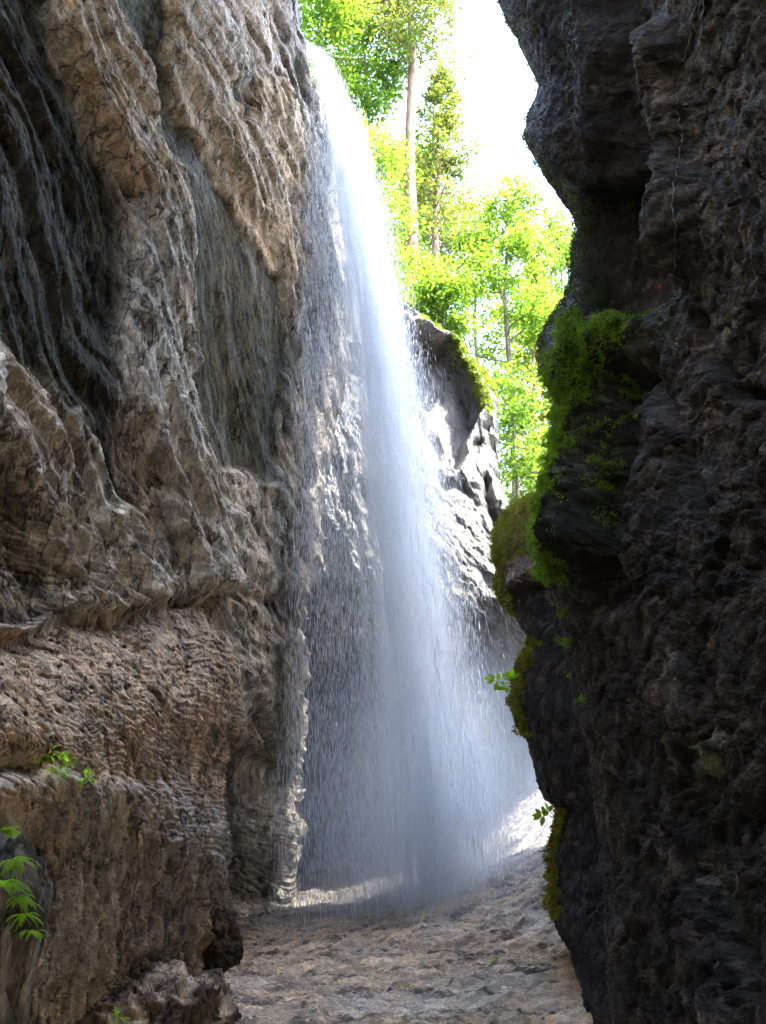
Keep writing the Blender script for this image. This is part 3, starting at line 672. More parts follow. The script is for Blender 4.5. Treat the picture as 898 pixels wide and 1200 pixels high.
# ------------------------------------------------------------------ HILLSIDE with forest
def hill_z(x, y):
    return np.interp(x, [-40, -2.5, 0, 1.5, 2.6, 3.6, 4.2, 8, 40], [27, 22, 18.5, 15.5, 13.5, 11, 8.2, 6.5, 8]) + .45 * (np.minimum(y, 80) - 25)
def build_hill():
    xs = np.linspace(-60, 60, 160); ys = np.concatenate([np.linspace(20, 60, 100), np.linspace(61, 400, 60)])
    X, Y = np.meshgrid(xs, ys); Z = hill_z(X, np.minimum(Y, 80)) + .8 * fbm(X * .15, Y * .15, .2, 4)
    Z[0] -= 14
    C = np.full(X.shape + (3,), .1)
    o = grid_mesh('hill', np.stack([X, Y, Z], -1), C, M_hill); tag(o, 'wooded slope above the gorge rim', kind='structure')
build_hill()

def tube(pts, radii, sides=8):
    pts = [Vector(p) for p in pts]; V = []; Fc = []
    for i, p in enumerate(pts):
        d = (pts[min(i + 1, len(pts) - 1)] - pts[max(i - 1, 0)]).normalized()
        a = d.orthogonal().normalized(); b = d.cross(a)
        if i: # keep frames aligned
            a = (pa - d * pa.dot(d)).normalized(); b = d.cross(a)
        pa = a
        for s in range(sides):
            t = 2 * math.pi * s / sides
            V.append(p + (a * math.cos(t) + b * math.sin(t)) * radii[i])
    for i in range(len(pts) - 1):
        for s in range(sides):
            Fc.append((i * sides + s, i * sides + (s + 1) % sides, (i + 1) * sides + (s + 1) % sides, (i + 1) * sides + s))
    return V, Fc
class MB:
    def __init__(s): s.V = []; s.F = []
    def add(s, V, Fc):
        o = len(s.V); s.V += [tuple(v) for v in V]; s.F += [tuple(i + o for i in f) for f in Fc]
    def build(s, name, mat, parent=None):
        me = bpy.data.meshes.new(name); me.from_pydata(s.V, [], s.F); me.update()
        return link(name, me, mat, parent)

def leaf_cloud(name, centers, normals_, size, mat, parent, elong=1.5, jitter=.5):
    """many small pointed leaves: each leaf two triangles folded on the midrib (a 4-gon)"""
    n = int(len(centers) * .8); centers = centers[:n]; normals_ = normals_[:n]; size = size[:n]
    d = rng.normal(size=(n, 3)); d[:, 2] -= .3; d /= np.linalg.norm(d, axis=1)[:, None]
    nr = normals_ + jitter * rng.normal(size=(n, 3)); nr -= (nr * d).sum(1)[:, None] * d; nr /= np.linalg.norm(nr, axis=1)[:, None] + 1e-9
    b = np.cross(d, nr); s = (size * rng.uniform(.6, 1.35, n))[:, None]
    c = centers
    V = np.stack([c - d * s * elong * .5, c + b * s * .42 + nr * s * .12, c + d * s * elong * .5, c - b * s * .42 + nr * s * .12], 1).reshape(-1, 3)
    i = np.arange(n)[:, None] * 4
    T = np.concatenate([i + np.array([[0, 1, 2]]), i + np.array([[0, 2, 3]])], 1).reshape(-1, 3)
    me = mesh_np(name, V, T, 3)
    return link(name, me, mat, parent, smooth=False)

LEAF_Y = leaf_mat('beech_leaf', (.064, .110, .020), (.098, .150, .030), .7, .5)
LEAF_G = leaf_mat('maple_leaf', (.050, .092, .020), (.088, .140, .028), .68, .5)
LEAF_P = leaf_mat('pine_needle', (.06, .085, .025), (.115, .135, .032), .55, .6)
BARK_P = plain_mat('pine_bark', (.26, .155, .10), noise=7); BARK_B = plain_mat('beech_bark', (.15, .12, .085), noise=6)

def broadleaf(px, Y, py_base, py_top, spread, nleaf, leaf, label, seed, lean=0, density_low=.25, size=.13, clump=.55, bark=None, zspread=1.0, trunk_r=.16, name='broadleaf_tree'):
    rs = np.random.RandomState(seed)
    base = P(px, py_base, Y); top = P(px + lean, py_top, Y)
    gz = min(base[2], hill_z(base[0], base[1]) - .2) if True else base[2]
    H = top[2] - base[2]
    e = empty(name, base); tag(e, label, 'tree', 'trees above the gorge rim')
    mb = MB(); tr = []; nseg = 12
    for i in range(nseg + 1):
        t = i / nseg
        tr.append(Vector(((top[0] - base[0]) * t + .12 * H * .12 * math.sin(t * 5 + seed), .1 * math.sin(t * 4 + seed * 2), H * t * .93)))
    tr0 = [Vector((0, 0, gz - base[2] - .3))] + tr
    mb.add(*tube(tr0, [trunk_r * 1.25] + [trunk_r * (1 - .85 * i / nseg) + .01 for i in range(nseg + 1)]))
    clumps = []
    nb = 26
    for b in range(nb):
        t = density_low + (1 - density_low) * (b + rs.rand() * .8) / nb
        p0 = tr[0].lerp(tr[-1], t); p0 = tr[min(nseg, int(t * nseg))].lerp(tr[min(nseg, int(t * nseg) + 1)], t * nseg - int(t * nseg))
        a = rs.rand() * 6.283; L = spread * (1.05 - .75 * t ** 2.2) * rs.uniform(.55, 1.1)
        d = Vector((math.cos(a), math.sin(a) * zspread, rs.uniform(.15, .6)))
        pts = [p0]; 
        for q in range(1, 6):
            pts.append(p0 + d * L * q / 5 + Vector((rs.normal() * .07, rs.normal() * .07, -.12 * L * (q / 5) ** 2 + rs.normal() * .06)) * 1.0)
        r0 = trunk_r * .38 * (1 - .6 * t)
        mb.add(*tube(pts, [r0 * (1 - .17 * q) for q in range(6)], 5))
        for q in range(2, 6):
            for _ in range(3):
                c = pts[q] + Vector(rs.normal(size=3) * clump * .6); clumps.append((c, clump * rs.uniform(.5, 1.15)))
                if rs.rand() < .4: mb.add(*tube([pts[q], pts[q].lerp(c, .6) + Vector((0, 0, .05)), c], [r0 * .3, r0 * .2, r0 * .1], 4))
    for _ in range(8): clumps.append((tr[-1] + Vector(rs.normal(size=3) * clump * .8), clump * .8))
    mb.build('trunk', bark or BARK_B, e)
    w = np.array([c[1] ** 2 for c in clumps]); w /= w.sum()
    ids = rs.choice(len(clumps), nleaf, p=w)
    cc = np.array([tuple(c[0]) for c in clumps])[ids]; rr = np.array([c[1] for c in clumps])[ids]
    # leaves in flat layered sprays
    off = rs.normal(size=(nleaf, 3)) * rr[:, None] * np.array([.62, .62, .26])
    nr = np.zeros((nleaf, 3)); nr[:, 2] = 1
    leaf_cloud('crown', cc + off, nr, np.full(nleaf, size), leaf, e, 1.4, .45)
    return e

def conifer(px, Y, py_base, py_top, spread, nleaf, label, seed, crown_from=.3, trunk_r=.2, size=.12, bare=.5, name='pine_tree', leaf=None, lean=0, over=1.25):
    rs = np.random.RandomState(seed)
    base = P(px, py_base, Y); top = P(px + lean, py_top, Y); H = (top[2] - base[2]) * over
    e = empty(name, base); tag(e, label, 'tree', 'trees above the gorge rim')
    mb = MB(); n = 16
    dx = (top[0] - base[0])
    gz = min(base[2], hill_z(base[0], base[1]) - .2) - base[2] - .3
    tr = [Vector((0, 0, gz))] + [Vector((dx * i / n + .05 * math.sin(i), .05 * math.cos(i * 1.3), H * i / n)) for i in range(n + 1)]
    mb.add(*tube(tr, [trunk_r * 1.15] + [trunk_r * (1 - .8 * i / n) + .01 for i in range(n + 1)], 10))
    cen = []; 
    z = crown_from * H
    while z < H:
        t = (z / H - crown_from) / (1 - crown_from)
        for _ in range(rs.randint(3, 6)):
            a = rs.rand() * 6.283; L = spread * (1 - t) ** .7 * rs.uniform(.5, 1.1) + .2
            p0 = Vector((dx * z / H, 0, z)); d = Vector((math.cos(a), math.sin(a), rs.uniform(-.25, .15)))
            pts = [p0 + d * L * q / 5 + Vector((rs.normal() * .04, rs.normal() * .04, -.10 * L * (q / 5) ** 2 + (.16 * L * max(0, q / 5 - .7)))) for q in range(6)]
            mb.add(*tube(pts, [.03 * (1 - .16 * q) for q in range(6)], 4))
            for q in range(1, 6):
                for s in (-1, 1):
                    side = d.cross(Vector((0, 0, 1))).normalized() * s * L * .28 * (1 - q / 7)
                    endp = pts[q] + side + d * .15 * L + Vector((0, 0, -.06 * L))
                    mb.add(*tube([pts[q], endp], [.012, .005], 3))
                    for u in np.linspace(.1, 1, 6): cen.append(pts[q].lerp(endp, u))
        z += rs.uniform(.22, .5)
    mb.build('trunk', BARK_P, e)
    cen = np.array([tuple(c) for c in cen]); ids = rs.randint(0, len(cen), nleaf)
    cc = cen[ids] + rs.normal(size=(nleaf, 3)) * np.array([.13, .13, .08]); nr = np.zeros((nleaf, 3)); nr[:, 2] = 1
    leaf_cloud('crown', cc, nr, np.full(nleaf, size), leaf or LEAF_P, e, 2.2, .8)
    return e

broadleaf(372, 27, 420, -70, 3.6, 26000, LEAF_Y, 'big bright green leafy tree rising behind the top of the waterfall', 3, density_low=.0, size=.15, clump=.8)
broadleaf(424, 30, 400, -40, 2.9, 19000, LEAF_G, 'leafy green tree between the waterfall top and the tall bare pine trunk', 5, density_low=.0, size=.15, clump=.75)
broadleaf(446, 24, 390, 150, 1.7, 9000, LEAF_Y, 'low light green sapling just behind the dark rim beside the water', 6, density_low=.0, size=.11, clump=.5, trunk_r=.07)
conifer(481, 29, 345, -60, 3.7, 26000, 'tall pine with a long bare reddish trunk', 12, crown_from=.5, trunk_r=.31, size=.10, lean=3)
conifer(508, 31, 345, 95, 2.9, 10000, 'shorter slender pine just right of the tall bare trunk', 14, crown_from=.22, trunk_r=.19, size=.11, lean=10, over=1.06)
conifer(398, 44, 360, -30, 3.6, 6000, 'dark pine half hidden behind the leafy trees at the left', 15, crown_from=.1, trunk_r=.25, size=.15)
broadleaf(596, 27, 470, 215, 2.6, 15000, LEAF_Y, 'sunlit slender tree with forked trunk and airy yellow-green crown', 21, density_low=.12, size=.115, clump=.5, trunk_r=.12)
broadleaf(560, 33, 430, 250, 2.4, 9000, LEAF_G, 'small airy tree on the rim left of the forked sunlit tree', 22, density_low=.0, size=.13, clump=.5, trunk_r=.08)
broadleaf(520, 25, 390, 320, 1.1, 7000, LEAF_Y, 'bushy yellow-green sapling on the rim at the foot of the shorter pine', 23, density_low=.0, size=.10, clump=.4, trunk_r=.05)
broadleaf(655, 36, 560, 240, 2.8, 12000, LEAF_G, 'green tree partly hidden by the dark right wall', 24, density_low=.0, size=.14, clump=.6, trunk_r=.12)
conifer(626, 34, 600, 330, 2.2, 9000, 'pale distant pine seen through the gap beside the mossy wall', 31, crown_from=.05, trunk_r=.18, size=.12, over=1.1)
broadleaf(604, 22, 600, 430, 1.2, 4200, LEAF_G, 'small bright tree low in the gap between the two walls', 33, density_low=.0, size=.10, clump=.42, trunk_r=.05)
broadleaf(640, 46, 620, 300, 4.0, 12000, LEAF_G, 'far tree filling the lower part of the gap', 35, density_low=.0, size=.20, clump=.9, trunk_r=.2)
broadleaf(500, 50, 400, 170, 5.0, 16000, LEAF_G, 'far leafy tree behind the two pines', 36, density_low=.0, size=.22, clump=1.0, trunk_r=.2)

# ------------------------------------------------------------------ MOSS on the rocks
def moss(name, G, PX, PY, maskf, n, size, mat, parent, lift=.02, hang=.5, puff=.05):
    h, w = G.shape[:2]; m = maskf(PX, PY)
    # area weight in the picture so that the cover is even
    wgt = m.copy(); wgt[:, 0] *= .5
    dx = np.gradient(G, axis=1); dy = np.gradient(G, axis=0); ar = np.linalg.norm(np.cross(dx, dy), axis=-1)
    wgt *= np.minimum(ar, np.percentile(ar[m > .3] if (m > .3).any() else ar, 95))
    pr = (wgt / wgt.sum()).ravel(); ids = rng.choice(h * w, n, p=pr)
    N = normals(G); tocam = CAM - G; N = N * np.sign((N * tocam).sum(-1))[..., None]
    c = G.reshape(-1, 3)[ids]; nn = blur(N, 4).reshape(-1, 3)[ids]
    puffv = puff * np.clip(.3 + fbm(c[:, 0] * 6, c[:, 1] * 6, c[:, 2] * 6, 2), 0, 1)
    c = c + nn * (lift * rng.uniform(0, 1, (n, 1)) + puffv[:, None]) + rng.normal(size=(n, 3)) * .012
    d = nn * .7 + rng.normal(size=(n, 3)) * .7 + np.array([0, 0, -hang]); d /= np.linalg.norm(d, axis=1)[:, None]
    b = np.cross(d, rng.normal(size=(n, 3))); b /= np.linalg.norm(b, axis=1)[:, None]
    s = (size * rng.uniform(.5, 1.5, n))[:, None]
    V = np.stack([c - b * s * .3, c + b * s * .3, c + d * s * 1.6], 1).reshape(-1, 3)
    me = mesh_np(name, V, np.arange(n * 3).reshape(-1, 3), 3)
    o = link(name, me, mat, parent, smooth=False); tag(o, kind='stuff'); return o

def mk(f): return f
def m_right(PX, PY):
    n1 = fbm(PX / 14, PY / 14, 2, 4)
    m = stroke(PX, PY, [(755, 368), (735, 395), (705, 420), (680, 460)], 12) + stroke(PX, PY, [(690, 400), (670, 470), (661, 540), (648, 590)], 19) * 1.25 + 1.2 * stroke(PX, PY, [(648, 590), (646, 630), (655, 665)], 17) \
        + .5 * stroke(PX, PY, [(716, 440), (700, 520), (690, 600)], 8) + .25 * stroke(PX, PY, [(660, 700), (672, 760), (690, 840)], 6)
    return (m > .14) * np.clip((m - .45 + .8 * n1) * 2, 0, 1)
moss('moss', R_G, R_PX, R_PY, m_right, 46000, .017, M_moss, R_o, puff=.14)
def m_right2(PX, PY):
    e = R_PX[:, :1]; near = np.exp(-((PX - e) / 10) ** 2)
    n1 = fbm(PX / 10, PY / 12, 6, 4)
    m = near * (((PY > 190) & (PY < 470)) + (PY <= 190) * .6) + stroke(PX, PY, [(690, 235), (678, 280), (688, 340), (672, 380)], 8) + .8 * stroke(PX, PY, [(700, 240), (712, 222)], 5)
    return (m > .14) * np.clip((m - .45 + .7 * n1) * 2, 0, 1)
moss('moss', R_G, R_PX, R_PY, m_right2, 22000, .018, leaf_mat('moss_dark', (.03, .05, .012), (.09, .12, .025), .2, 5), R_o, puff=.04)
def m_low(PX, PY):
    n1 = fbm(PX / 12, PY / 12, 6, 4)
    m = poly(PX, PY, [(566, 640), (590, 585), (650, 540), (690, 540), (690, 620), (640, 645), (600, 660), (580, 680)], 6)
    return (m > .14) * np.clip((m - .3 + .5 * n1) * 2, 0, 1)
moss('moss', R2_G, R2_PX, R2_PY, m_low, 22000, .016, M_moss_sun, R2_o, hang=.1, puff=.03)
def m_low2(PX, PY):
    e = R2_PX[:, :1]; near = np.exp(-((PX - e - 3) / 9) ** 2); n1 = fbm(PX / 8, PY / 10, 9, 3)
    m = near * (((PY > 745) & (PY < 860)) + ((PY > 945) & (PY < 1075)) * .8 + ((PY > 640) & (PY < 720)) * .6)
    return (m > .14) * np.clip((m - .3 + .5 * n1) * 2, 0, 1)
moss('moss', R2_G, R2_PX, R2_PY, m_low2, 14000, .02, M_moss_sun, R2_o, hang=.5, puff=.09)
def m_mid(PX, PY):
    n1 = fbm(PX / 12, PY / 12, 6, 4)
    m = 1.1 * stroke(PX, PY, [(505, 368), (540, 396), (565, 425), (588, 452)], 12) + stroke(PX, PY, [(556, 420), (566, 460), (574, 482)], 6)
    return (m > .14) * np.clip((m - .35 + .4 * n1) * 2, 0, 1)
moss('moss', M_G, M_PX, M_PY, m_mid, 11000, .04, leaf_mat('moss_rim', (.07, .10, .012), (.15, .19, .02), .4, 6), M_o, hang=.1, lift=.04, puff=.06)

# ------------------------------------------------------------------ FERNS, SPRIGS, SMALL PLANTS
FERN = leaf_mat('fern_leaf', (.17, .32, .035), (.28, .44, .05), .55, 8)
STEM = plain_mat('plant_stem', (.14, .12, .05), noise=20)
def frond(mb, p0, d, L, droop=.5, width=.17, leafl=22):
    p0 = Vector(p0); d = Vector(d).normalized(); side = d.cross(Vector((0, 0, 1)))
    if side.length < .1: side = Vector((1, 0, 0))
    side.normalize(); pts = []
    for i in range(leafl + 1):
        t = i / leafl; pts.append(p0 + d * L * t + Vector((0, 0, -droop * L * t * t)))
    mb.add(*tube(pts[::2], [.0022 * (1 - .8 * i / (leafl / 2)) for i in range(len(pts[::2]))], 4))
    for i in range(2, leafl + 1):
        t = i / leafl; wl = width * L * math.sin(math.pi * min(1, .12 + t * .9)) ** .8 + .002
        ax = (pts[i] - pts[i - 1]).normalized(); up = ax.cross(side).normalized()
        for s in (-1, 1):
            tip = pts[i] + side * s * wl + ax * wl * .35 + up * random.uniform(-.1, .1) * wl
            mid = pts[i].lerp(tip, .5); hw = L / leafl * .42
            V = [pts[i], mid + ax * hw + up * hw * .3, tip, mid - ax * hw + up * hw * .3]
            mb.add(V, [(0, 1, 2), (0, 2, 3)])
def leaf_blade(mb, p, d, up, L, W):
    p = Vector(p); d = Vector(d).normalized(); s = d.cross(Vector(up)).normalized(); u = s.cross(d)
    prof = [(0, 0), (.2, .32), (.45, .5), (.7, .4), (.9, .15), (1, 0)]
    V = []; 
    for t, w in prof:
        c = p + d * L * t - u * L * .18 * t * t
        V += [c - s * W * w + u * W * w * .35, c, c + s * W * w + u * W * w * .35]
    Fc = []
    for i in range(len(prof) - 1):
        a = i * 3; Fc += [(a, a + 3, a + 4, a + 1), (a + 1, a + 4, a + 5, a + 2)]
    mb.add(V, Fc)
def fern_plant(p, label, n, L, face, seed, group='ferns and small plants on the rocks'):
    random.seed(seed); e = empty('fern', p); tag(e, label, 'fern', group); 
    for i in range(n):
        mb = MB(); a = random.uniform(-1.2, 1.2)
        f = Vector(face); d = Matrix.Rotation(a, 3, 'Z') @ f + Vector((0, 0, random.uniform(-.1, .7)))
        frond(mb, (random.uniform(-.02, .02), random.uniform(-.02, .02), 0), d, L * random.uniform(.6, 1.1), random.uniform(.3, .9))
        mb.build('frond', FERN, e)
def on_wall(G, px, py): return pick(G, px, py)[0]
bpy.context.view_layer.update()
def on_obj(o, px, py):
    """where the viewing direction of a photo pixel meets an object"""
    d = P(px, py, 1.0) - CAM; d = Vector(d / np.linalg.norm(d)); inv = o.matrix_world.inverted()
    ok, loc, nor, _ = o.ray_cast(inv @ Vector(CAM), (inv.to_3x3() @ d).normalized())
    return (np.array(o.matrix_world @ loc), np.array(inv.to_3x3().transposed() @ nor)) if ok else (None, None)
def place(o, G, px, py):
    p, n = on_obj(o, px, py)
    return p if p is not None else on_wall(G, px, py)
ferns = [(6, 975, 13, .24, 'fern tuft at the very top of the corner rock, uppermost of the green ones'), (4, 1035, 12, .20, 'fern tuft halfway up the corner rock by the picture edge'), (22, 1052, 10, .15, 'small fern tuft spilling down the right flank of the corner rock'),
         (16, 1008, 9, .17, 'second fern tuft from the top of the corner rock'), (28, 1072, 8, .12, 'fern tuft just above the tiny trailing one on the corner rock'), (36, 1092, 8, .10, 'tiny lowest fern trailing over the edge of the corner rock')]
for i, (px, py, n, L, lab) in enumerate(ferns):
    p = place(fr, L_G, px, py); fern_plant(p - (p - CAM) * .012, lab, n + 6, L * .58, (.6, -.7, 0), 50 + i)
def herb(p, label, n, L, seed, face=(.6, -.5, .3), name='seedling'):
    random.seed(seed); e = empty(name, p); tag(e, label, 'plant', 'ferns and small plants on the rocks')
    for i in range(n):
        mb = MB(); d = Vector(face) + Vector([random.uniform(-.9, .9) for _ in range(3)]); d.normalize()
        mb.add(*tube([Vector((0, 0, 0)), d * L * .5, d * L], [.003, .002, .0015], 4)); 
        for s in range(3): leaf_blade(mb, d * L * (.6 + .2 * s), d + Vector([random.uniform(-.8, .8) for _ in range(3)]), (0, 0, 1), L * .55, L * .3)
        mb.build('sprig', FERN, e)
for i, (px, py, n, L, lab) in enumerate([(53, 888, 7, .09, 'uppermost little green plant on the brown shelf of the left wall'), (70, 901, 8, .09, 'widest little green plant on the brown shelf of the left wall'), (100, 918, 6, .08, 'lowest little green plant on the brown shelf of the left wall'), (136, 1192, 6, .06, 'green seedling on top of the brown boulder at the bottom')]):
    p = place(L_o, L_G, px, py) if py < 1100 else place(bpy.data.objects['boulder'], L_G, px, py); herb(p - (p - CAM) * .008, lab, n, L, 70 + i)
p = on_floor(582, 1138); herb(p, 'pale seedling growing on the misty floor right of the waterfall foot', 7, .09, 99, (0, -.3, 1))
SPRIG = leaf_mat('sprig_leaf', (.20, .36, .03), (.30, .46, .05), .75, 8)
def sprig(p, ends, label, L, seed):
    random.seed(seed); e = empty('leafy_sprig', p); tag(e, label, 'plant', 'leafy sprigs on the buttress edge')
    for q in ends:
        q = Vector(q) - Vector(p); mid = q * .5 + Vector((0, 0, .02))
        sb = MB(); sb.add(*tube([Vector((0, 0, 0)), mid, q], [.004, .003, .002], 5)); sb.build('stem', STEM, e)
        for s in range(5):
            a = -1.3 + 2.6 * s / 4 + random.uniform(-.2, .2)
            base = mid.lerp(q, .3 + .7 * (1 - abs(s - 2) / 2.5)); dd = Matrix.Rotation(a, 3, 'Y') @ q.normalized() + Vector((0, random.uniform(-.5, .1), random.uniform(-.2, .1)))
            mb = MB(); leaf_blade(mb, base, dd, (random.uniform(-.3, .3), -1, .6), L * random.uniform(.7, 1.1), L * .5); mb.build('leaf', SPRIG, e)
Ys = 8.0
sprig(P(606, 808, Ys), [P(575, 797, Ys), P(598, 792, Ys), P(590, 806, Ys - .1)], 'upper leafy green sprig jutting from the buttress towards the water', .10, 91)
sprig(P(652, 960, 7.6), [P(632, 957, 7.6), P(640, 950, 7.55)], 'lower pale green sprig under the notch in the buttress', .09, 92)
# dead red leaf on the dark wall
mb = MB(); p, nn = on_obj(R_o, 770, 340)
if p is None: p = on_wall(R_G, 770, 340)
p = p - (p - CAM) * .012
leaf_blade(mb, (0, 0, 0), (.55, -.1, .8), (-.3, -1, 0), .11, .035)
o = mb.build('dead_leaf', plain_mat('dead_leaf_red', (.42, .10, .04), noise=30)); o.location = p; tag(o, 'rust-red dead leaf caught on the dark overhanging wall', 'leaf')
# thin trickles on the right wall
def water_mat(name, col=(.75, .82, .92), rough=.12, tr=.35):
    m, nt, N = newmat(name); L = nt.links.new
    out = N('ShaderNodeOutputMaterial'); b = N('ShaderNodeBsdfPrincipled', i_Roughness=rough); b.inputs['Base Color'].default_value = (*col, 1)
    t = N('ShaderNodeBsdfTranslucent'); t.inputs['Color'].default_value = (*col, 1); s = N('ShaderNodeMixShader'); s.inputs[0].default_value = tr
    L(b.outputs[0], s.inputs[1]); L(t.outputs[0], s.inputs[2]); L(s.outputs[0], out.inputs['Surface']); return m
WET = water_mat('trickle_water', (.30, .32, .36))
for pts, lab in [([(818, -10), (812, 30), (802, 70), (792, 110), (796, 140), (800, 165), (792, 200), (788, 240), (792, 290), (788, 325)], 'long thin silvery water trickle running down the right wall to the red leaf'),
                 ([(826, -10), (822, 40), (810, 80), (806, 115), (800, 128)], 'short thin silvery trickle at the top of the right wall')]:
    ps = []
    rs = np.random.RandomState(4)
    fine = []
    for a, b in zip(pts[:-1], pts[1:]):
        for t in np.linspace(0, 1, 8, endpoint=False): fine.append((a[0] + (b[0] - a[0]) * t + rs.normal() * 1.2, a[1] + (b[1] - a[1]) * t))
    for q in fine:
        p, _ = on_obj(R_o, *q)
        if p is not None: ps.append(p - (p - CAM) * .002)
    mb = MB()
    if len(ps) > 3: mb.add(*tube(ps, [max(.0012, .0045 * abs(rs.normal())) for _ in ps], 5))
    o = mb.build('water_trickle', WET); tag(o, lab, 'water trickle')

# ------------------------------------------------------------------ WATERFALL
Z0w, Z1w = 19.2, .35
A0 = P(362, 64, 15.2); X0, Y0w, Z0w = float(A0[0]), float(A0[1]), float(A0[2])
X1, Y1 = .76, 11.3; PW = .62
def axis(f): s = f ** PW; return X0 + (X1 - X0) * s, Y0w + (Y1 - Y0w) * s, Z0w + (Z1w - Z0w) * f
def wid(f): return .11 + .87 * f ** .85
fall = empty('waterfall', (X1, Y1, Z1w)); tag(fall, 'tall white-blue waterfall dropping in a spreading veil of spray into the gorge', 'waterfall')
def fall_volume():
    mb = MB(); n = 40; ring = []; sides = 20
    V = []; Fc = []
    for i in range(n + 1):
        f = i / n; x, y, z = axis(f); w = wid(f) * 2.3 + .15
        if i == 0: z += .3; w *= .6
        for s in range(sides):
            a = 2 * math.pi * s / sides; V.append((x + math.cos(a) * w - X1, y + math.sin(a) * w - Y1, z - Z1w - (.8 if i == n else 0)))
    for i in range(n):
        for s in range(sides): Fc.append((i * sides + s, (i + 1) * sides + s, (i + 1) * sides + (s + 1) % sides, i * sides + (s + 1) % sides))
    Fc.append(tuple(range(sides))); Fc.append(tuple(reversed(range(n * sides, n * sides + sides))))
    mb.add(V, Fc)
    m, nt, N = newmat('falling_water'); L = nt.links.new
    tc = N('ShaderNodeTexCoord'); sp = N('ShaderNodeSeparateXYZ'); L(tc.outputs['Object'], sp.inputs[0])
    def M(op, a, b=None, clamp=False):
        nd = N('ShaderNodeMath', operation=op, use_clamp=clamp)
        for i, v in enumerate((a, b)):
            if v is None: continue
            if isinstance(v, (int, float)): nd.inputs[i].default_value = v
            else: L(v, nd.inputs[i])
        return nd.outputs[0]
    HH = Z0w - Z1w
    f = M('SUBTRACT', 1.0, M('DIVIDE', sp.outputs['Z'], HH), True)
    s = M('POWER', f, PW)
    one_s = M('SUBTRACT', 1.0, s)
    dx = M('SUBTRACT', sp.outputs['X'], M('MULTIPLY', one_s, X0 - X1)); dy = M('SUBTRACT', sp.outputs['Y'], M('MULTIPLY', one_s, Y0w - Y1))
    w = M('ADD', .11, M('MULTIPLY', .87, M('POWER', f, .85)))
    rx, ry = M('DIVIDE', dx, w), M('DIVIDE', dy, w)
    cv = N('ShaderNodeCombineXYZ'); L(rx, cv.inputs[0]); L(ry, cv.inputs[1]); L(M('MULTIPLY', s, 5.0), cv.inputs[2])
    n1 = N('ShaderNodeTexNoise', i_Scale=1.9, i_Detail=4.0, i_Roughness=.62, i_Distortion=.25); L(cv.outputs[0], n1.inputs['Vector'])
    # vertical threads inside the stream
    cv2 = N('ShaderNodeCombineXYZ'); L(M('MULTIPLY', rx, 5.0), cv2.inputs[0]); L(M('MULTIPLY', ry, 1.2), cv2.inputs[1]); L(M('MULTIPLY', s, 5.0), cv2.inputs[2])
    n2 = N('ShaderNodeTexNoise', i_Scale=1.0, i_Detail=3.0, i_Roughness=.6); L(cv2.outputs[0], n2.inputs['Vector'])
    rx2 = M('ADD', rx, M('MULTIPLY', M('SUBTRACT', n1.outputs['Fac'], .5), 1.5))
    # the core sits right of the middle, the veil trails off to the left
    r2 = M('ADD', M('MULTIPLY', M('MULTIPLY', rx2, rx2), 2.1), M('MULTIPLY', ry, ry))
    core = M('EXPONENT', M('MULTIPLY', r2, -1.9))
    th = N('ShaderNodeMapRange', i_From_Min=.36, i_From_Max=.66, i_To_Min=.15, i_To_Max=1.9); L(n2.outputs['Fac'], th.inputs['Value'])
    veil = M('MULTIPLY', M('EXPONENT', M('MULTIPLY', M('ADD', M('MULTIPLY', M('ADD', rx2, .8), M('ADD', rx2, .8)), M('MULTIPLY', ry, ry)), -.8)), .016)
    dens = M('MULTIPLY', M('ADD', core, veil), th.outputs[0])
    amp = M('DIVIDE', 1.15, M('POWER', M('ADD', w, .8), 2.0))     # thinner as it spreads
    dens = M('MULTIPLY', dens, amp)
    dens = M('MULTIPLY', dens, 9.5)
    v = N('ShaderNodeVolumePrincipled'); v.inputs['Color'].default_value = (.90, .95, 1.0, 1); v.inputs['Anisotropy'].default_value = .3
    L(dens, v.inputs['Density']); out = N('ShaderNodeOutputMaterial'); L(v.outputs[0], out.inputs['Volume'])
    m.cycles.volume_step_rate = .12 if hasattr(m, 'cycles') and hasattr(m.cycles, 'volume_step_rate') else 1
    mb.build('falling_water', m, fall)
fall_volume()
def droplets(name, n, sampler, rad, length, mat, parent, origin):
    c, dr = sampler(n)
    d = dr / np.linalg.norm(dr, axis=1)[:, None]
    a = np.cross(d, rng.normal(size=(len(c), 3))); a /= np.linalg.norm(a, axis=1)[:, None]; b = np.cross(d, a)
    r = (rad * rng.uniform(.5, 1.5, len(c)))[:, None]; l = (length * rng.uniform(.4, 1.6, len(c)))[:, None]
    c = c - np.array(origin)
    vs = [c - d * l * .5, c + d * l * .5]
    for k in range(3):
        t = 2 * math.pi * k / 3; vs.append(c + (a * math.cos(t) + b * math.sin(t)) * r + d * l * .15)
    V = np.stack(vs, 1).reshape(-1, 3); i = np.arange(len(c))[:, None] * 5
    T = np.concatenate([i + np.array([[0, 3, 2]]), i + np.array([[0, 4, 3]]), i + np.array([[0, 2, 4]]), i + np.array([[1, 2, 3]]), i + np.array([[1, 3, 4]]), i + np.array([[1, 4, 2]])], 1).reshape(-1, 3)
    o = link(name, mesh_np(name, V, T, 3), mat, parent, smooth=False); tag(o, kind='stuff'); return o
DROP = water_mat('water_drop', (.90, .94, 1.0), .15, .5)
def s_core(n):
    f = rng.uniform(0, 1, n) ** .75; x, y, z = axis(f); w = wid(f)
    ox = rng.normal(size=n) * w * .5; oy = rng.normal(size=n) * w * .7
    dirv = np.stack([(X1 - X0) * PW * f ** (PW - 1) * .8 + ox * .5, (Y1 - Y0w) * PW * f ** (PW - 1) * .8, -np.full(n, Z0w - Z1w)], -1)
    return np.stack([x + ox, y + oy, z], -1), dirv
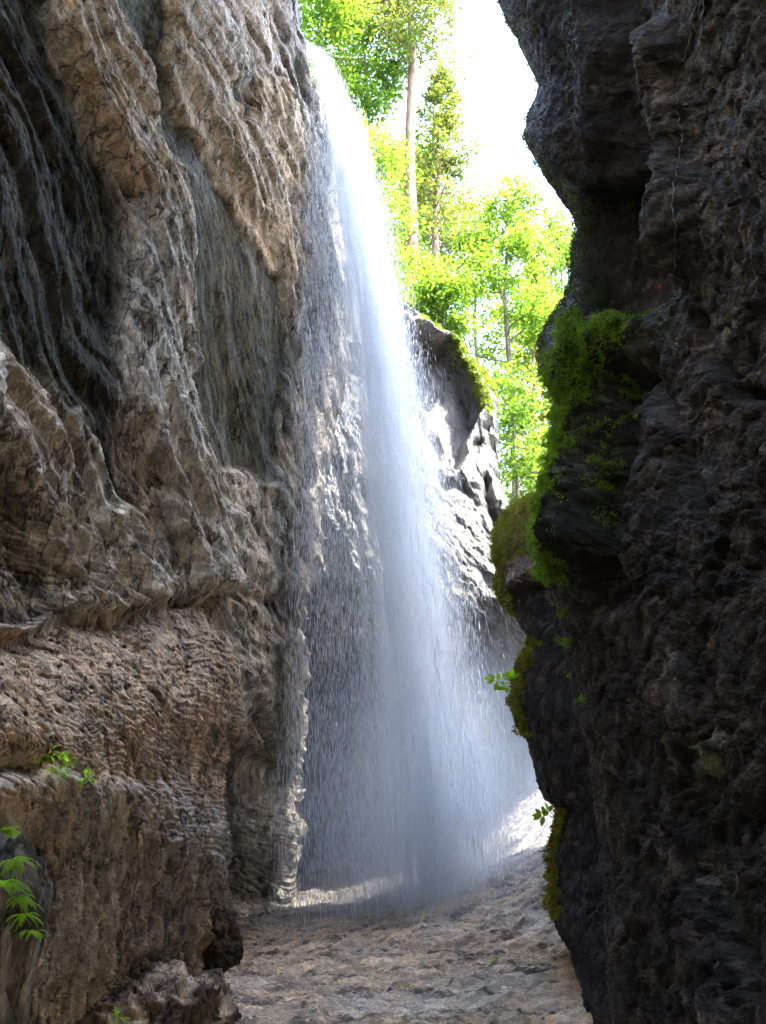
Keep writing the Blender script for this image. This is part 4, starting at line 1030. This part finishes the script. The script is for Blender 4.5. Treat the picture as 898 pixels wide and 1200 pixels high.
droplets('droplets', 30000, s_core, .0030, .16, DROP, fall, (X1, Y1, Z1w))
def s_curtain(n):
    # looser shower of drops left of the stream, off the lip of the left wall
    f = rng.uniform(.12, 1, n) ** .8
    x, y, z = axis(f); u = rng.beta(1.6, 1.3, n)
    left = -(.35 + 1.5 * f) * u - wid(f) * .35
    return np.stack([x + left + rng.normal(size=n) * .05, y + rng.normal(size=n) * .5 + .1, z], -1), np.stack([.03 + 0 * f, 0 * f, -np.ones(n)], -1)
droplets('droplets', 26000, s_curtain, .0024, .13, DROP, fall, (X1, Y1, Z1w))
def s_right(n):
    f = rng.uniform(.15, .96, n) ** .9
    x, y, z = axis(f); u = rng.beta(1.0, 2.2, n)
    return np.stack([x + wid(f) * .5 + (.35 + .45 * f) * u, y + rng.normal(size=n) * .4, z], -1), np.stack([.07 + 0 * f, 0 * f, -np.ones(n)], -1)
droplets('droplets', 12000, s_right, .0026, .12, DROP, fall, (X1, Y1, Z1w))

# mist around the foot of the fall and drifting right: one even soft cloud of fine spray
def mist():
    V = []; Fc = []; n = 16; sides = 24; prof = []
    m, nt, N = newmat('spray_mist'); L = nt.links.new
    bpy.ops.mesh.primitive_uv_sphere_add(segments=32, ring_count=20)
    o = bpy.context.object; o.name = 'mist'; o.data.name = 'mist'
    o.location = (.95, 11.5, 1.4); o.scale = (2.8, 3.0, 3.0)
    tc = N('ShaderNodeTexCoord'); vm = N('ShaderNodeVectorMath', operation='LENGTH'); L(tc.outputs['Object'], vm.inputs[0])
    mr = N('ShaderNodeMapRange', i_From_Min=1.0, i_From_Max=.0, i_To_Min=0, i_To_Max=1); L(vm.outputs['Value'], mr.inputs['Value'])
    no = N('ShaderNodeTexNoise', i_Scale=2.2, i_Detail=3.0); L(tc.outputs['Object'], no.inputs['Vector'])
    p = N('ShaderNodeMath', operation='POWER'); L(mr.outputs[0], p.inputs[0]); p.inputs[1].default_value = 1.3
    q = N('ShaderNodeMath', operation='MULTIPLY'); L(p.outputs[0], q.inputs[0]); L(no.outputs['Fac'], q.inputs[1])
    q2 = N('ShaderNodeMath', operation='MULTIPLY'); L(q.outputs[0], q2.inputs[0]); q2.inputs[1].default_value = .9
    v = N('ShaderNodeVolumePrincipled'); v.inputs['Color'].default_value = (.76, .86, 1.0, 1); L(q2.outputs[0], v.inputs['Density'])
    out = N('ShaderNodeOutputMaterial'); L(v.outputs[0], out.inputs['Volume']); o.data.materials.append(m)
    m.cycles.volume_step_rate = .5
    tag(o, 'pale blue spray mist hanging round the foot of the waterfall', kind='stuff')
mist()

# ------------------------------------------------------------------ LIGHT, SKY, CAMERA
w = bpy.data.worlds.new('World'); sc.world = w; w.use_nodes = True; nt = w.node_tree; nt.nodes.clear()
sky = nt.nodes.new('ShaderNodeTexSky'); sky.sky_type = 'NISHITA'; sky.sun_disc = False
SUN_AZ, SUN_EL = 106.0, 64.0     # degrees right of +y, and up
sky.sun_elevation = math.radians(SUN_EL); sky.sun_rotation = math.radians(SUN_AZ); sky.air_density = 1.2; sky.dust_density = 2.0
bg = nt.nodes.new('ShaderNodeBackground'); bg.inputs['Strength'].default_value = .15
wo = nt.nodes.new('ShaderNodeOutputWorld'); nt.links.new(sky.outputs[0], bg.inputs['Color']); nt.links.new(bg.outputs[0], wo.inputs['Surface'])
sl = bpy.data.lights.new('sun', 'SUN'); sl.energy = 2.0; sl.angle = math.radians(.5); sl.color = (1, .95, .86)
so = bpy.data.objects.new('sun', sl); COL.objects.link(so)
az, el = math.radians(SUN_AZ), math.radians(SUN_EL)
sv = Vector((math.sin(az) * math.cos(el), math.cos(az) * math.cos(el), math.sin(el)))
so.rotation_euler = sv.to_track_quat('Z', 'Y').to_euler(); so.location = (5, 10, 40)

cam = bpy.data.cameras.new('camera'); co = bpy.data.objects.new('camera', cam); COL.objects.link(co)
co.location = CAM; co.rotation_euler = (math.radians(90) + PITCH, 0, 0)
cam.sensor_fit = 'VERTICAL'; cam.sensor_height = 24; cam.lens = 24 * F / 1200; cam.clip_end = 2000
sc.camera = co
sc.view_settings.view_transform = 'Standard'; sc.view_settings.look = 'None'; sc.view_settings.gamma = 1; sc.view_settings.exposure = 3.98
sc.render.engine = 'CYCLES'
cy = sc.cycles; cy.use_denoising = True; cy.denoising_prefilter = 'NONE'; cy.max_bounces = 12; cy.diffuse_bounces = 4; cy.glossy_bounces = 2; cy.transmission_bounces = 6; cy.volume_bounces = 6; cy.transparent_max_bounces = 8
cy.volume_max_steps = 256; cy.use_adaptive_sampling = True; cy.adaptive_threshold = .03
cy.sample_clamp_indirect = 6
